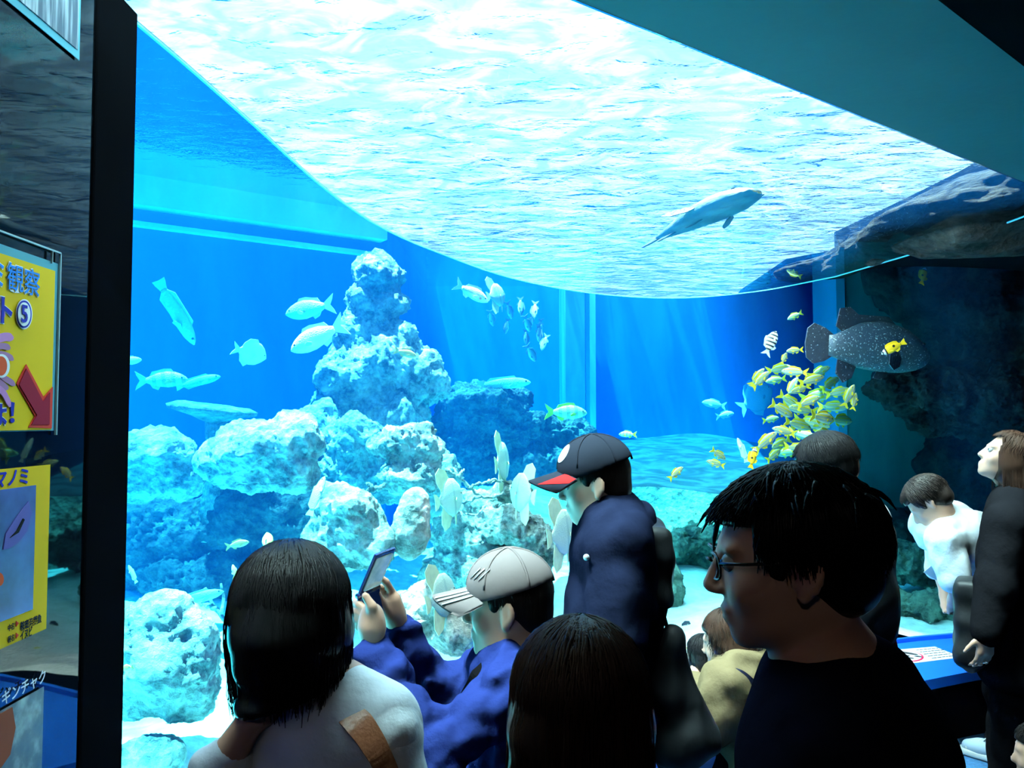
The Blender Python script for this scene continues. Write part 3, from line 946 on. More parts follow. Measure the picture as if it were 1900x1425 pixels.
# ================================================================== fish
def fish_mat(name, base, belly, bars=None, spots=None, rough=0.45, mark=None, dorsal=None, speck=None):
    m, nt, b = mat(name)
    tc = N(nt, 'ShaderNodeTexCoord')
    sx = N(nt, 'ShaderNodeSeparateXYZ')
    L(nt, tc.outputs['Object'], sx.inputs[0])
    r = N(nt, 'ShaderNodeMapRange')
    r.inputs['From Min'].default_value = -0.10; r.inputs['From Max'].default_value = 0.06
    L(nt, sx.outputs['Z'], r.inputs['Value'])
    mx = N(nt, 'ShaderNodeMix', data_type='RGBA')
    mx.inputs['A'].default_value = (*belly, 1); mx.inputs['B'].default_value = (*base, 1)
    L(nt, r.outputs['Result'], mx.inputs['Factor'])
    col = mx.outputs['Result']
    def over(col, fac, c):
        q = N(nt, 'ShaderNodeMix', data_type='RGBA')
        L(nt, fac, q.inputs['Factor']); L(nt, col, q.inputs['A']); q.inputs['B'].default_value = (*c, 1)
        return q.outputs['Result']
    if bars:
        freq, thr, c, tilt = bars
        ma = N(nt, 'ShaderNodeMath', operation='MULTIPLY_ADD'); ma.inputs[1].default_value = tilt
        L(nt, sx.outputs['Z'], ma.inputs[0]); L(nt, sx.outputs['X'], ma.inputs[2])
        mu = N(nt, 'ShaderNodeMath', operation='MULTIPLY'); mu.inputs[1].default_value = freq
        L(nt, ma.outputs[0], mu.inputs[0])
        si = N(nt, 'ShaderNodeMath', operation='SINE'); L(nt, mu.outputs[0], si.inputs[0])
        gt = N(nt, 'ShaderNodeMapRange'); gt.inputs['From Min'].default_value = thr; gt.inputs['From Max'].default_value = thr + 0.15
        L(nt, si.outputs[0], gt.inputs['Value'])
        col = over(col, gt.outputs['Result'], c)
    if dorsal:           # lengthwise stripes
        freq, thr, c = dorsal
        mu = N(nt, 'ShaderNodeMath', operation='MULTIPLY'); mu.inputs[1].default_value = freq
        L(nt, sx.outputs['Z'], mu.inputs[0])
        si = N(nt, 'ShaderNodeMath', operation='SINE'); L(nt, mu.outputs[0], si.inputs[0])
        gt = N(nt, 'ShaderNodeMapRange'); gt.inputs['From Min'].default_value = thr; gt.inputs['From Max'].default_value = thr + 0.3
        L(nt, si.outputs[0], gt.inputs['Value'])
        col = over(col, gt.outputs['Result'], c)
    if speck:
        sc, thr, c = speck
        vo = N(nt, 'ShaderNodeTexNoise', Scale=sc, Detail=3.0, Roughness=0.6); L(nt, tc.outputs['Object'], vo.inputs['Vector'])
        gt = N(nt, 'ShaderNodeMapRange'); gt.inputs['From Min'].default_value = thr; gt.inputs['From Max'].default_value = thr + 0.06
        L(nt, vo.outputs['Fac'], gt.inputs['Value'])
        col = over(col, gt.outputs['Result'], c)
    for mk in (mark or []):
        # ('x', lo, hi, colour) band along the body or ('o', x, z, r, colour) a round spot
        if mk[0] == 'x':
            a = N(nt, 'ShaderNodeMath', operation='GREATER_THAN'); a.inputs[1].default_value = mk[1]; L(nt, sx.outputs['X'], a.inputs[0])
            c2 = N(nt, 'ShaderNodeMath', operation='LESS_THAN'); c2.inputs[1].default_value = mk[2]; L(nt, sx.outputs['X'], c2.inputs[0])
            mm = N(nt, 'ShaderNodeMath', operation='MULTIPLY'); L(nt, a.outputs[0], mm.inputs[0]); L(nt, c2.outputs[0], mm.inputs[1])
            col = over(col, mm.outputs[0], mk[3])
        else:
            cb = N(nt, 'ShaderNodeCombineXYZ'); L(nt, sx.outputs['X'], cb.inputs[0]); L(nt, sx.outputs['Z'], cb.inputs[2])
            ds = N(nt, 'ShaderNodeVectorMath', operation='DISTANCE'); L(nt, cb.outputs[0], ds.inputs[0]); ds.inputs[1].default_value = (mk[1], 0, mk[2])
            lt = N(nt, 'ShaderNodeMath', operation='LESS_THAN'); lt.inputs[1].default_value = mk[3]; L(nt, ds.outputs['Value'], lt.inputs[0])
            col = over(col, lt.outputs[0], mk[4])
    L(nt, col, b.inputs['Base Color'])
    vo = N(nt, 'ShaderNodeTexVoronoi', Scale=42.0); L(nt, tc.outputs['Object'], vo.inputs['Vector'])
    bp = N(nt, 'ShaderNodeBump', Strength=0.25, Distance=0.01); L(nt, vo.outputs['Distance'], bp.inputs['Height']); L(nt, bp.outputs['Normal'], b.inputs['Normal'])
    b.inputs['Roughness'].default_value = rough
    b.inputs['Specular IOR Level'].default_value = 0.35
    return m

M_EYEB = plain('fish_eye', (0.01, 0.01, 0.012), rough=0.1, spec=0.8)

def interp(xs, ys, x):
    return np.interp(x, xs, ys)

def fin(name, outline, th, material, parent, axis='y', sweep=0.0):
    """a thin solid fin: outline in (x, z), thickest at the root"""
    n = len(outline)
    v = [(x, -th, z) for x, z in outline] + [(x, th, z) for x, z in outline]
    f = [tuple(range(n)), tuple(range(n, 2 * n))[::-1]] + [(i, n + i, n + (i + 1) % n, (i + 1) % n) for i in range(n)]
    bm = bmesh.new()
    bv = [bm.verts.new(q) for q in v]
    for q in f:
        bm.faces.new([bv[i] for i in q])
    return bm_obj(name, bm, material, parent)

def make_fish(name, body_m, fin_m, prof, width, tail, dorsal, anal, pect, eye, eye_r=0.018, pelvic=None, bend=0.0):
    """prof: list of (x, top, bottom) from nose (x=0.5) to tail root; unit length fish, nose at +x, back up"""
    xs = [p[0] for p in prof][::-1]
    ns, nr = 22, 14
    x0, x1 = prof[0][0], prof[-1][0]
    v, f = [], []
    for i in range(ns):
        t = i / (ns - 1)
        t2 = t ** 1.25
        x = x0 + (x1 - x0) * t2
        top = interp(xs, [p[1] for p in prof][::-1], x); bot = interp(xs, [p[2] for p in prof][::-1], x)
        wx = interp([w[0] for w in width][::-1], [w[1] for w in width][::-1], x)
        cz, hz = (top + bot) / 2, (top - bot) / 2
        by = bend * (0.5 - x) ** 2
        for k in range(nr):
            a = 2 * PI * k / nr
            ca, sa = math.cos(a), math.sin(a)
            v.append((x, by + wx * math.copysign(abs(sa) ** 0.9, sa), cz + hz * ca))
    for i in range(ns - 1):
        for k in range(nr):
            f.append((i * nr + k, (i + 1) * nr + k, (i + 1) * nr + (k + 1) % nr, i * nr + (k + 1) % nr))
    f.append(tuple(range(nr)))
    f.append(tuple((ns - 1) * nr + k for k in range(nr))[::-1])
    root = mesh_obj(name, v, f, body_m, smooth=True)
    bt = bend * (0.5 - x1) ** 2
    t = fin('tail_fin', tail, 0.006, fin_m, root)
    if bend:
        t.location.y = bt
        t.rotation_euler = (0, 0, 0)
    for nm, o in (('dorsal_fin', dorsal), ('anal_fin', anal), ('pelvic_fin', pelvic)):
        if o:
            q = fin(nm, o, 0.005, fin_m, root)
            q.location.y = bend * (0.5 - sum(p[0] for p in o) / len(o)) ** 2
    if pect:
        wx = interp([w[0] for w in width][::-1], [w[1] for w in width][::-1], pect[0][0])
        for sgn in (-1, 1):
            q = fin('pectoral_fin', [(x - pect[0][0], z - pect[0][1]) for x, z in pect], 0.004, fin_m, root)
            q.location = (pect[0][0], sgn * wx * 0.85, pect[0][1])
            q.rotation_euler = (0, 0, sgn * -0.45)
    wx = interp([w[0] for w in width][::-1], [w[1] for w in width][::-1], eye[0])
    for sgn in (-1, 1):
        bm = bmesh.new()
        bmesh.ops.create_uvsphere(bm, u_segments=10, v_segments=6, radius=eye_r)
        q = bm_obj('eye', bm, M_EYEB, root, smooth=True)
        q.location = (eye[0], sgn * wx * 0.86, eye[1])
        q.scale = (1, 0.5, 1)
    return root

def pose_fish(o, px, py, d, length, ang=0.0, yaw=0.0, roll=0.0, p=None):
    """length in pixels; ang: heading of the nose in the picture (0 right, 90 up); yaw > 0 turns the nose away from us"""
    c = at(px, py, d) if p is None else p
    a, y = math.radians(ang), math.radians(yaw)
    r = Vector((1, 0, 0)); u = Vector((0, -math.sin(PITCH), math.cos(PITCH))); fw = Vector((0, math.cos(PITCH), math.sin(PITCH)))
    h = r * math.cos(a) + u * math.sin(a)
    n = (h * math.cos(y) + fw * math.sin(y)).normalized()
    up = -r * math.sin(a) + u * math.cos(a)
    if up.dot(u) < -1e-6:
        up = -up
    side = up.cross(n).normalized()
    up = n.cross(side).normalized()
    M3 = Matrix((n, side, up)).transposed()
    if roll:
        M3 = M3 @ Matrix.Rotation(math.radians(roll), 3, 'X')
    s = length * ppm(d) / max(0.25, abs(math.cos(y)))
    o.matrix_world = Matrix.Translation(Vector(c)) @ M3.to_4x4() @ Matrix.Scale(s, 4)
    return o

# ---- prototypes: unit length
GENERIC = [(0.5, -0.005, -0.02), (0.46, 0.05, -0.055), (0.38, 0.105, -0.10), (0.25, 0.155, -0.14), (0.10, 0.17, -0.15), (-0.08, 0.14, -0.125), (-0.22, 0.08, -0.08), (-0.30, 0.045, -0.045)]
GWID = [(0.5, 0.008), (0.42, 0.045), (0.28, 0.065), (0.1, 0.066), (-0.1, 0.045), (-0.3, 0.016)]
FORK = [(-0.28, 0.045), (-0.36, 0.10), (-0.5, 0.19), (-0.47, 0.10), (-0.41, 0.0), (-0.47, -0.10), (-0.5, -0.19), (-0.36, -0.10), (-0.28, -0.045)]
DORS = [(0.24, 0.14), (0.18, 0.22), (0.05, 0.225), (-0.08, 0.19), (-0.18, 0.17), (-0.23, 0.08), (-0.1, 0.11), (0.1, 0.15)]
ANAL = [(-0.02, -0.12), (-0.07, -0.20), (-0.17, -0.16), (-0.23, -0.07), (-0.1, -0.10)]
PEC = [(0.23, -0.03), (0.15, -0.005), (0.06, -0.05), (0.08, -0.09), (0.18, -0.07)]
PELV = [(0.20, -0.13), (0.14, -0.22), (0.07, -0.17), (0.12, -0.13)]
TALLPROF = [(0.5, 0.0, -0.03), (0.46, 0.10, -0.08), (0.38, 0.22, -0.17), (0.24, 0.33, -0.28), (0.05, 0.36, -0.32), (-0.12, 0.28, -0.26), (-0.25, 0.12, -0.12), (-0.32, 0.05, -0.05)]

M_SNAP = fish_mat('yellow_snapper_skin', (0.28, 0.29, 0.035), (0.34, 0.42, 0.30), dorsal=(70.0, 0.3, (0.16, 0.28, 0.26)))
M_SNAPF = plain('yellow_fin', (0.52, 0.46, 0.02), rough=0.5)
snapper = make_fish('yellow_snapper', M_SNAP, M_SNAPF, GENERIC, GWID, FORK, DORS, ANAL, PEC, (0.38, 0.03), pelvic=PELV)
M_SERG = fish_mat('barred_skin', (0.62, 0.72, 0.62), (0.75, 0.85, 0.82), bars=(46.0, 0.1, (0.015, 0.02, 0.025), 0.12))
M_SERGF = plain('grey_fin', (0.45, 0.55, 0.55), rough=0.5)
sergeant = make_fish('barred_damselfish', M_SERG, M_SERGF, [(a, t * 1.25, b * 1.25) for a, t, b in GENERIC], GWID, FORK, [(x, z * 1.2) for x, z in DORS], [(x, z * 1.2) for x, z in ANAL], PEC, (0.4, 0.03))
M_FOX = fish_mat('foxface_skin', (0.85, 0.50, 0.01), (0.85, 0.52, 0.02), mark=[('o', -0.02, 0.06, 0.05, (0.02, 0.012, 0.0)), ('x', 0.34, 0.42, (0.85, 0.88, 0.85)), ('x', 0.42, 0.455, (0.01, 0.01, 0.01)), ('x', 0.455, 0.6, (0.7, 0.72, 0.7)), ('x', 0.28, 0.34, (0.02, 0.015, 0.01))])
M_FOXF = plain('amber_fin', (0.85, 0.50, 0.01), rough=0.5)
foxface = make_fish('foxface_fish', M_FOX, M_FOXF, GENERIC, GWID, [(-0.28, 0.045), (-0.38, 0.09), (-0.49, 0.14), (-0.46, 0.0), (-0.49, -0.14), (-0.38, -0.09), (-0.28, -0.045)], [(0.28, 0.13), (0.24, 0.23), (0.1, 0.25), (-0.1, 0.23), (-0.2, 0.18), (-0.23, 0.08), (-0.1, 0.11), (0.1, 0.15)], [(0.02, -0.13), (-0.05, -0.22), (-0.17, -0.18), (-0.23, -0.07), (-0.1, -0.1)], PEC, (0.41, 0.03))
GROUP = [(0.5, -0.03, -0.06), (0.47, 0.02, -0.11), (0.40, 0.09, -0.145), (0.28, 0.165, -0.17), (0.10, 0.205, -0.175), (-0.08, 0.18, -0.155), (-0.2, 0.12, -0.115), (-0.29, 0.075, -0.085), (-0.33, 0.075, -0.08)]
GRW = [(0.5, 0.03), (0.42, 0.08), (0.28, 0.11), (0.1, 0.11), (-0.1, 0.075), (-0.33, 0.03)]
ROUND = [(-0.29, 0.075), (-0.36, 0.12), (-0.45, 0.15), (-0.5, 0.11), (-0.515, 0.0), (-0.5, -0.10), (-0.44, -0.14), (-0.36, -0.12), (-0.29, -0.075)]
M_GROU = fish_mat('speckled_grouper_skin', (0.03, 0.05, 0.075), (0.04, 0.07, 0.085), speck=(75.0, 0.60, (0.40, 0.5, 0.55)), rough=0.5)
M_GROUF = fish_mat('speckled_grouper_fin', (0.02, 0.03, 0.045), (0.02, 0.03, 0.045), speck=(70.0, 0.64, (0.35, 0.42, 0.45)))
GDORS = [(0.22, 0.17), (0.15, 0.235), (0.0, 0.235), (-0.10, 0.235), (-0.17, 0.285), (-0.25, 0.27), (-0.275, 0.14), (-0.22, 0.10), (-0.05, 0.16), (0.1, 0.19)]
GANAL = [(-0.10, -0.14), (-0.13, -0.23), (-0.20, -0.265), (-0.26, -0.20), (-0.25, -0.10)]
GPEC = [(0.20, -0.07), (0.13, -0.02), (0.04, -0.05), (0.03, -0.12), (0.10, -0.16), (0.18, -0.13)]
grouper = make_fish('giant_grouper', M_GROU, M_GROUF, GROUP, GRW, ROUND, GDORS, GANAL, GPEC, (0.40, 0.045), 0.014, pelvic=[(0.17, -0.16), (0.12, -0.23), (0.04, -0.22), (0.08, -0.16)])
M_BAT = fish_mat('batfish_skin', (0.40, 0.52, 0.42), (0.48, 0.58, 0.46), bars=(13.0, 0.86, (0.30, 0.42, 0.36), 0.0))
M_BATF = plain('batfish_fin', (0.52, 0.60, 0.36), rough=0.5, noise=0.15, scale=6)
batfish = make_fish('batfish', M_BAT, M_BATF, [(0.5, -0.01, -0.04), (0.47, 0.10, -0.10), (0.40, 0.26, -0.22), (0.26, 0.40, -0.36), (0.05, 0.44, -0.42), (-0.12, 0.34, -0.33), (-0.26, 0.13, -0.14), (-0.33, 0.06, -0.07)],
    [(0.5, 0.01), (0.4, 0.05), (0.2, 0.075), (0.0, 0.07), (-0.15, 0.045), (-0.33, 0.018)], [(-0.31, 0.06), (-0.42, 0.16), (-0.5, 0.18), (-0.48, 0.0), (-0.5, -0.18), (-0.42, -0.16), (-0.31, -0.06)],
    [(0.10, 0.42), (0.0, 0.62), (-0.2, 0.70), (-0.36, 0.58), (-0.36, 0.40), (-0.26, 0.22), (-0.24, 0.12), (-0.1, 0.34)], [(0.02, -0.40), (-0.1, -0.60), (-0.28, -0.66), (-0.36, -0.5), (-0.32, -0.3), (-0.25, -0.13), (-0.1, -0.33)], PEC, (0.40, 0.05), 0.022, pelvic=[(0.2, -0.36), (0.16, -0.55), (0.11, -0.62), (0.12, -0.38)])
M_EMP = fish_mat('silver_white_skin', (0.78, 0.80, 0.78), (0.85, 0.86, 0.84))
M_EMPF = plain('pale_fin', (0.7, 0.74, 0.74), rough=0.5)
emperor = make_fish('white_emperor_fish', M_EMP, M_EMPF, [(a, t * 1.05, b * 1.1) for a, t, b in GENERIC], GWID, FORK, DORS, ANAL, PEC, (0.39, 0.04))
disc = make_fish('pale_disc_fish', M_EMP, M_EMPF, TALLPROF, GWID, FORK, [(0.2, 0.30), (0.1, 0.42), (-0.1, 0.38), (-0.22, 0.24), (-0.26, 0.1), (-0.1, 0.25)], [(0.05, -0.3), (-0.05, -0.4), (-0.2, -0.28), (-0.26, -0.1), (-0.1, -0.24)], PEC, (0.41, 0.06))
M_PINK = fish_mat('pinkish_silver_skin', (0.78, 0.56, 0.50), (0.55, 0.82, 0.82), mark=[('o', 0.27, -0.03, 0.035, (0.75, 0.30, 0.25))])
bream = make_fish('pink_bream', M_PINK, M_EMPF, GENERIC, GWID, FORK, DORS, ANAL, PEC, (0.39, 0.03))
WR = [(0.5, -0.005, -0.02), (0.45, 0.04, -0.05), (0.35, 0.08, -0.085), (0.2, 0.105, -0.10), (0.0, 0.105, -0.10), (-0.2, 0.08, -0.08), (-0.36, 0.045, -0.045)]
M_WRA = fish_mat('green_wrasse_skin', (0.28, 0.50, 0.38), (0.40, 0.55, 0.45), rough=0.5)
M_WRAF = plain('green_fin', (0.3, 0.5, 0.4), rough=0.5)
LONGD = [(0.25, 0.09), (0.2, 0.14), (-0.25, 0.12), (-0.33, 0.05), (0.0, 0.08)]
wrasse = make_fish('green_wrasse', M_WRA, M_WRAF, WR, [(a, w * 0.75) for a, w in GWID], [(-0.34, 0.045), (-0.44, 0.08), (-0.5, 0.09), (-0.49, 0.0), (-0.5, -0.09), (-0.44, -0.08), (-0.34, -0.045)], LONGD, [(x, -z) for x, z in LONGD if x < 0.1] + [(0.05, -0.09)], PEC, (0.41, 0.02))
M_STR = fish_mat('striped_yellow_skin', (0.50, 0.50, 0.20), (0.6, 0.65, 0.4), bars=(34.0, 0.2, (0.28, 0.36, 0.22), 0.1))
striped = make_fish('banded_yellow_fish', M_STR, M_SNAPF, GENERIC, GWID, FORK, DORS, ANAL, PEC, (0.39, 0.03))
M_GREY = fish_mat('small_grey_skin', (0.16, 0.17, 0.22), (0.50, 0.55, 0.52))
M_GREYF = plain('dusky_fin', (0.14, 0.15, 0.22), rough=0.5)
damsel = make_fish('small_grey_fish', M_GREY, M_GREYF, GENERIC, GWID, FORK, DORS, ANAL, PEC, (0.39, 0.03))
M_TANG = fish_mat('sailfin_tang_skin', (0.03, 0.05, 0.07), (0.05, 0.07, 0.09), bars=(30.0, 0.82, (0.5, 0.55, 0.45), 0.0))
M_TANGF = plain('dark_fin', (0.03, 0.045, 0.07), rough=0.5)
tang = make_fish('sailfin_tang', M_TANG, M_TANGF, [(a, t * 0.8, b * 0.8) for a, t, b in TALLPROF], GWID, FORK, [(0.24, 0.24), (0.14, 0.42), (-0.1, 0.44), (-0.26, 0.3), (-0.27, 0.1), (-0.1, 0.22)], [(0.05, -0.24), (-0.05, -0.38), (-0.24, -0.3), (-0.27, -0.1), (-0.1, -0.2)], PEC, (0.4, 0.05))
M_ORA = fish_mat('orange_skin', (0.65, 0.25, 0.06), (0.6, 0.35, 0.15))
M_ORAF = plain('orange_fin', (0.7, 0.3, 0.08), rough=0.5)
anthias = make_fish('orange_anthias', M_ORA, M_ORAF, GENERIC, GWID, FORK, DORS, ANAL, PEC, (0.39, 0.03))
M_CORIS = fish_mat('yellow_butterfly_skin', (0.80, 0.68, 0.05), (0.85, 0.75, 0.2), mark=[('o', -0.15, 0.05, 0.05, (0.05, 0.05, 0.03))])
butterfly = make_fish('yellow_butterflyfish', M_CORIS, M_SNAPF, [(a, t * 0.85, b * 0.85) for a, t, b in TALLPROF], GWID, FORK, DORS, ANAL, PEC, (0.4, 0.03))

_used = set()
def put(proto, label, px, py, d, length, ang=0, yaw=0, roll=0, group=None, cat='fish', name=None, p=None):
    o = proto if proto.name not in _used else copy_tree(proto)
    _used.add(proto.name)
    if name and o is not proto:
        o.name = name
    pose_fish(o, px, py, d, length, ang, yaw, roll, p)
    for k in ('label', 'group'):
        if k in o: del o[k]
    tag(o, label, cat, group)
    return o

put(emperor, 'large white fish glowing in front of the reef column, nose down', 590, 625, 4.3, 118, 205, 10)
put(emperor, 'blue-tinted fish fading behind the large white fish', 575, 573, 5.4, 100, 190, 15)
put(disc, 'round pale fish seen half end-on over the blue block', 463, 655, 4.4, 52, -20, 40)
put(emperor, 'pale fish cut off by the black post', 240, 670, 4.0, 40, 10, 20)
put(wrasse, 'long greenish fish diving nose down by the black post', 328, 580, 4.6, 130, -65, 15)
put(striped, 'banded yellowish fish hovering above the table coral', 300, 705, 4.8, 92, 2, 10)
put(wrasse, 'faint blue fish behind the banded yellowish fish', 368, 708, 5.4, 80, 15, 10)
put(bream, 'pink-backed silver fish under the ceiling seam, nose down right', 875, 543, 5.6, 70, -28, 10)
put(batfish, 'greenish fish diving head down next to the pink-backed fish', 920, 548, 6.2, 34, 15, 50)
for i, (px, py, l, an) in enumerate([(912, 590, 30, -80), (945, 575, 34, -75), (940, 605, 30, -100), (966, 568, 36, -88), (992, 575, 36, -95), (978, 600, 32, -70), (985, 597, 30, -105), (976, 625, 30, -85), (1000, 618, 34, -90), (1010, 635, 34, -110), (985, 655, 36, -60), (1003, 605, 28, -92)]):
    put(damsel, 'small grey fish hanging head down in the tight group under the seam', px, py, 7.0 + 0.12 * (i % 4), l, an, 35 - 14 * (i % 5), group='small grey fish in a tight group')
put(anthias, 'orange-nosed fish resting on the reef column', 752, 655, 5.2, 42, -15, 20)
put(wrasse, 'large dim fish gliding over the arched reef block', 935, 712, 7.0, 100, 4, 5)
put(striped, 'broad greenish fish behind the cap of the walking man', 1050, 765, 6.6, 80, -2, 10)
put(striped, 'faint yellow fish right of the walking man’s cap', 1165, 806, 6.0, 32, 180, 20)
put(snapper, 'lone yellow snapper over the blue sand terrace', 1254, 878, 4.9, 36, 38, 15)
put(snapper, 'yellow snapper to the left of the foxface fish over the terrace', 1333, 843, 5.2, 36, -35, 15)
put(snapper, 'pale yellow snapper just below another one over the terrace', 1328, 860, 5.3, 34, 165, 15)
put(wrasse, 'slender pale fish upright beside the foxface fish', 1377, 835, 5.4, 46, 105, 20)
put(foxface, 'yellow foxface fish above the hair of the man in glasses', 1397, 850, 4.6, 40, 70, 20)
put(foxface, 'yellow foxface fish in front of the speckled grouper', 1658, 645, 4.8, 48, 210, 10)
put(foxface, 'yellow foxface fish against the dark overhang', 1713, 512, 5.15, 38, 65, 25)
put(sergeant, 'black and white barred fish left of the speckled grouper', 1430, 637, 4.6, 52, 62, 15)
put(grouper, 'huge dark speckled grouper in front of the green column', 1612, 645, 5.2, 250, -3, 12)
put(batfish, 'turquoise batfish standing nose down under the branching coral', 833, 925, 4.2, 46, 8, 57)
put(batfish, 'turquoise batfish close to the walking man’s cap', 970, 915, 4.2, 46, 172, 57)
put(batfish, 'narrow batfish seen edge-on above the coral slab', 931, 858, 4.8, 24, 5, 74)
put(batfish, 'large batfish behind the walking man’s face', 1042, 990, 4.0, 58, 5, 55)
put(batfish, 'pale batfish above the grey cap brim', 818, 1108, 3.4, 48, 10, 60)
put(wrasse, 'pale fish leaning on the white rock', 588, 920, 3.6, 70, 75, 30)
put(tang, 'dark barred tang above the crouching woman', 1274, 1168, 4.9, 36, 0, 10)
put(tang, 'dark blue tang by the walking man’s back', 1232, 1050, 5.0, 34, 200, 25)
put(butterfly, 'yellow fish with a dark spot on the white sand', 1272, 1210, 4.6, 32, 180, 10)
put(butterfly, 'small striped fish behind the girl’s black hair', 496, 1006, 3.5, 34, 100, 25)
put(anthias, 'small orange fish in the dark of the reef', 440, 1010, 3.7, 40, 10, 20)
put(anthias, 'tiny orange fish above the girl’s hair', 434, 1060, 3.5, 24, 110, 25)
put(wrasse, 'thin green fish beside the black post above the coral mound', 246, 1065, 3.0, 36, 125, 20)
put(butterfly, 'bright yellow-green fish at the edge of the black post', 238, 1240, 2.4, 26, 200, 20)
put(wrasse, 'long blue-grey fish behind the coral mound', 365, 1110, 3.6, 90, 12, 20)
put(disc, 'pale ray-like fish fading into the blue by the school', 1402, 740, 8.6, 80, 30, 20)
put(emperor, 'faint white fish far back in the blue', 1325, 750, 8.2, 44, 170, 10)
put(emperor, 'faint small fish low in the far blue', 1345, 770, 8.0, 36, 10, 10)
# fish above the acrylic ceiling
_n, _t = Vector(above(1410, 345, 0.30)), Vector(above(1200, 452, 0.30))
_ax = (_n - _t); _len = _ax.length; _ax.normalize()
_sd = Vector((0, 0, 1)).cross(_ax).normalized(); _up = _ax.cross(_sd)
ug = copy_tree(grouper)
ug.matrix_world = Matrix.Translation((_n + _t) / 2) @ (Matrix((_ax, _sd, _up)).transposed() @ Matrix.Rotation(math.radians(-20), 3, 'X')).to_4x4() @ Matrix.Scale(_len * 0.98, 4)
ug.data = ug.data.copy(); ug.data.materials[0] = fish_mat('hazed_grouper_skin', (0.14, 0.19, 0.22), (0.11, 0.16, 0.19))  # paler skin colour stands in for the haze around it
tag(ug, 'big grouper gliding in bright water above the acrylic ceiling', 'fish')
print('upper grouper length', _len, (_n + _t) / 2)
# school of yellow snappers
rng = random.Random(11)
SCH = [(1411, 705, 45, 45), (1445, 685, 50, 10), (1475, 690, 44, 175), (1440, 705, 40, 190), (1465, 745, 52, -35), (1505, 705, 52, 15), (1515, 735, 60, 10), (1490, 760, 56, 170), (1500, 745, 50, 20), (1540, 712, 46, 30), (1555, 728, 44, 15), (1575, 735, 46, 70), (1545, 755, 50, 0),
       (1450, 760, 54, -28), (1430, 778, 34, 10), (1505, 785, 60, -12), (1525, 775, 56, -10), (1560, 780, 54, -5), (1480, 788, 56, -15), (1455, 800, 44, 165), (1490, 808, 52, -15), (1530, 805, 46, 170), (1420, 820, 56, 40), (1450, 822, 46, 200), (1480, 832, 50, -8), (1505, 825, 48, 175), (1540, 835, 40, 5),
       (1522, 625, 36, 20), (1475, 586, 32, 205), (1455, 665, 26, 60), (1475, 650, 32, 185), (1470, 720, 46, 60), (1485, 722, 40, 200), (1585, 745, 34, 75), (1520, 690, 44, 25), (1405, 700, 40, 55), (1462, 840, 40, 190), (1435, 845, 38, 30)]
for i, (px, py, l, an) in enumerate(SCH):
    if i in (28,):
        lab, gr = 'single yellow-green fish floating above the barred fish', None
    elif i == 27:
        lab, gr = 'yellow snapper peeping out above the tail of the grouper', None
    else:
        lab, gr = 'yellow snapper in the dense school under the tail of the grouper', 'school of yellow snappers'
    put(snapper, lab, px, py, 5.0 + 0.95 * ((i * 7) % 11) / 10, l, an, rng.uniform(-30, 30), group=gr)
# ================================================================== people
def skin_mat(name, col):
    m, nt, b = mat(name)
    tc = N(nt, 'ShaderNodeTexCoord')
    n = N(nt, 'ShaderNodeTexNoise', Scale=18.0, Detail=4.0)
    L(nt, tc.outputs['Object'], n.inputs['Vector'])
    r = N(nt, 'ShaderNodeMix', data_type='RGBA')
    r.inputs['A'].default_value = (col[0] * 0.9, col[1] * 0.8, col[2] * 0.78, 1); r.inputs['B'].default_value = (col[0] * 1.06, col[1] * 1.1, col[2] * 1.1, 1)
    L(nt, n.outputs['Fac'], r.inputs['Factor']); L(nt, r.outputs['Result'], b.inputs['Base Color'])
    b.inputs['Roughness'].default_value = 0.5
    b.inputs['Specular IOR Level'].default_value = 0.35
    b.inputs['Subsurface Weight'].default_value = 0.0
    return m
M_SKIN = skin_mat('skin', (0.46, 0.26, 0.18))

def hair_mat(name, col, rough=0.26):
    m, nt, b = mat(name)
    tc = N(nt, 'ShaderNodeTexCoord')
    mp = N(nt, 'ShaderNodeMapping'); mp.inputs['Scale'].default_value = (90, 90, 6)
    L(nt, tc.outputs['Object'], mp.inputs['Vector'])
    n = N(nt, 'ShaderNodeTexNoise', Scale=1.0, Detail=4.0)
    L(nt, mp.outputs['Vector'], n.inputs['Vector'])
    r = N(nt, 'ShaderNodeMix', data_type='RGBA')
    r.inputs['A'].default_value = (*[c * 0.5 for c in col], 1); r.inputs['B'].default_value = (*[c * 1.5 for c in col], 1)
    L(nt, n.outputs['Fac'], r.inputs['Factor']); L(nt, r.outputs['Result'], b.inputs['Base Color'])
    bp = N(nt, 'ShaderNodeBump', Strength=0.5, Distance=0.004)
    L(nt, n.outputs['Fac'], bp.inputs['Height']); L(nt, bp.outputs['Normal'], b.inputs['Normal'])
    b.inputs['Roughness'].default_value = rough
    b.inputs['Specular IOR Level'].default_value = 0.07
    return m
M_HAIRK = hair_mat('black_hair', (0.003, 0.0028, 0.003))
M_HAIRB = hair_mat('dark_brown_hair', (0.012, 0.006, 0.004))
M_HAIRD = hair_mat('brown_black_hair', (0.005, 0.0035, 0.003), 0.4)
M_EYEW = plain('eye_white', (0.22, 0.21, 0.20), rough=0.2, spec=0.5)

def frame(pos, yaw=0.0, pitch=0.0, roll=0.0):
    """yaw 0 looks along +Y (away from us), 90 looks to our left; pitch up positive; roll to the person's right positive"""
    return Matrix.Translation(Vector(pos)) @ Matrix.Rotation(math.radians(yaw), 4, 'Z') @ Matrix.Rotation(math.radians(pitch), 4, 'X') @ Matrix.Rotation(math.radians(roll), 4, 'Y')

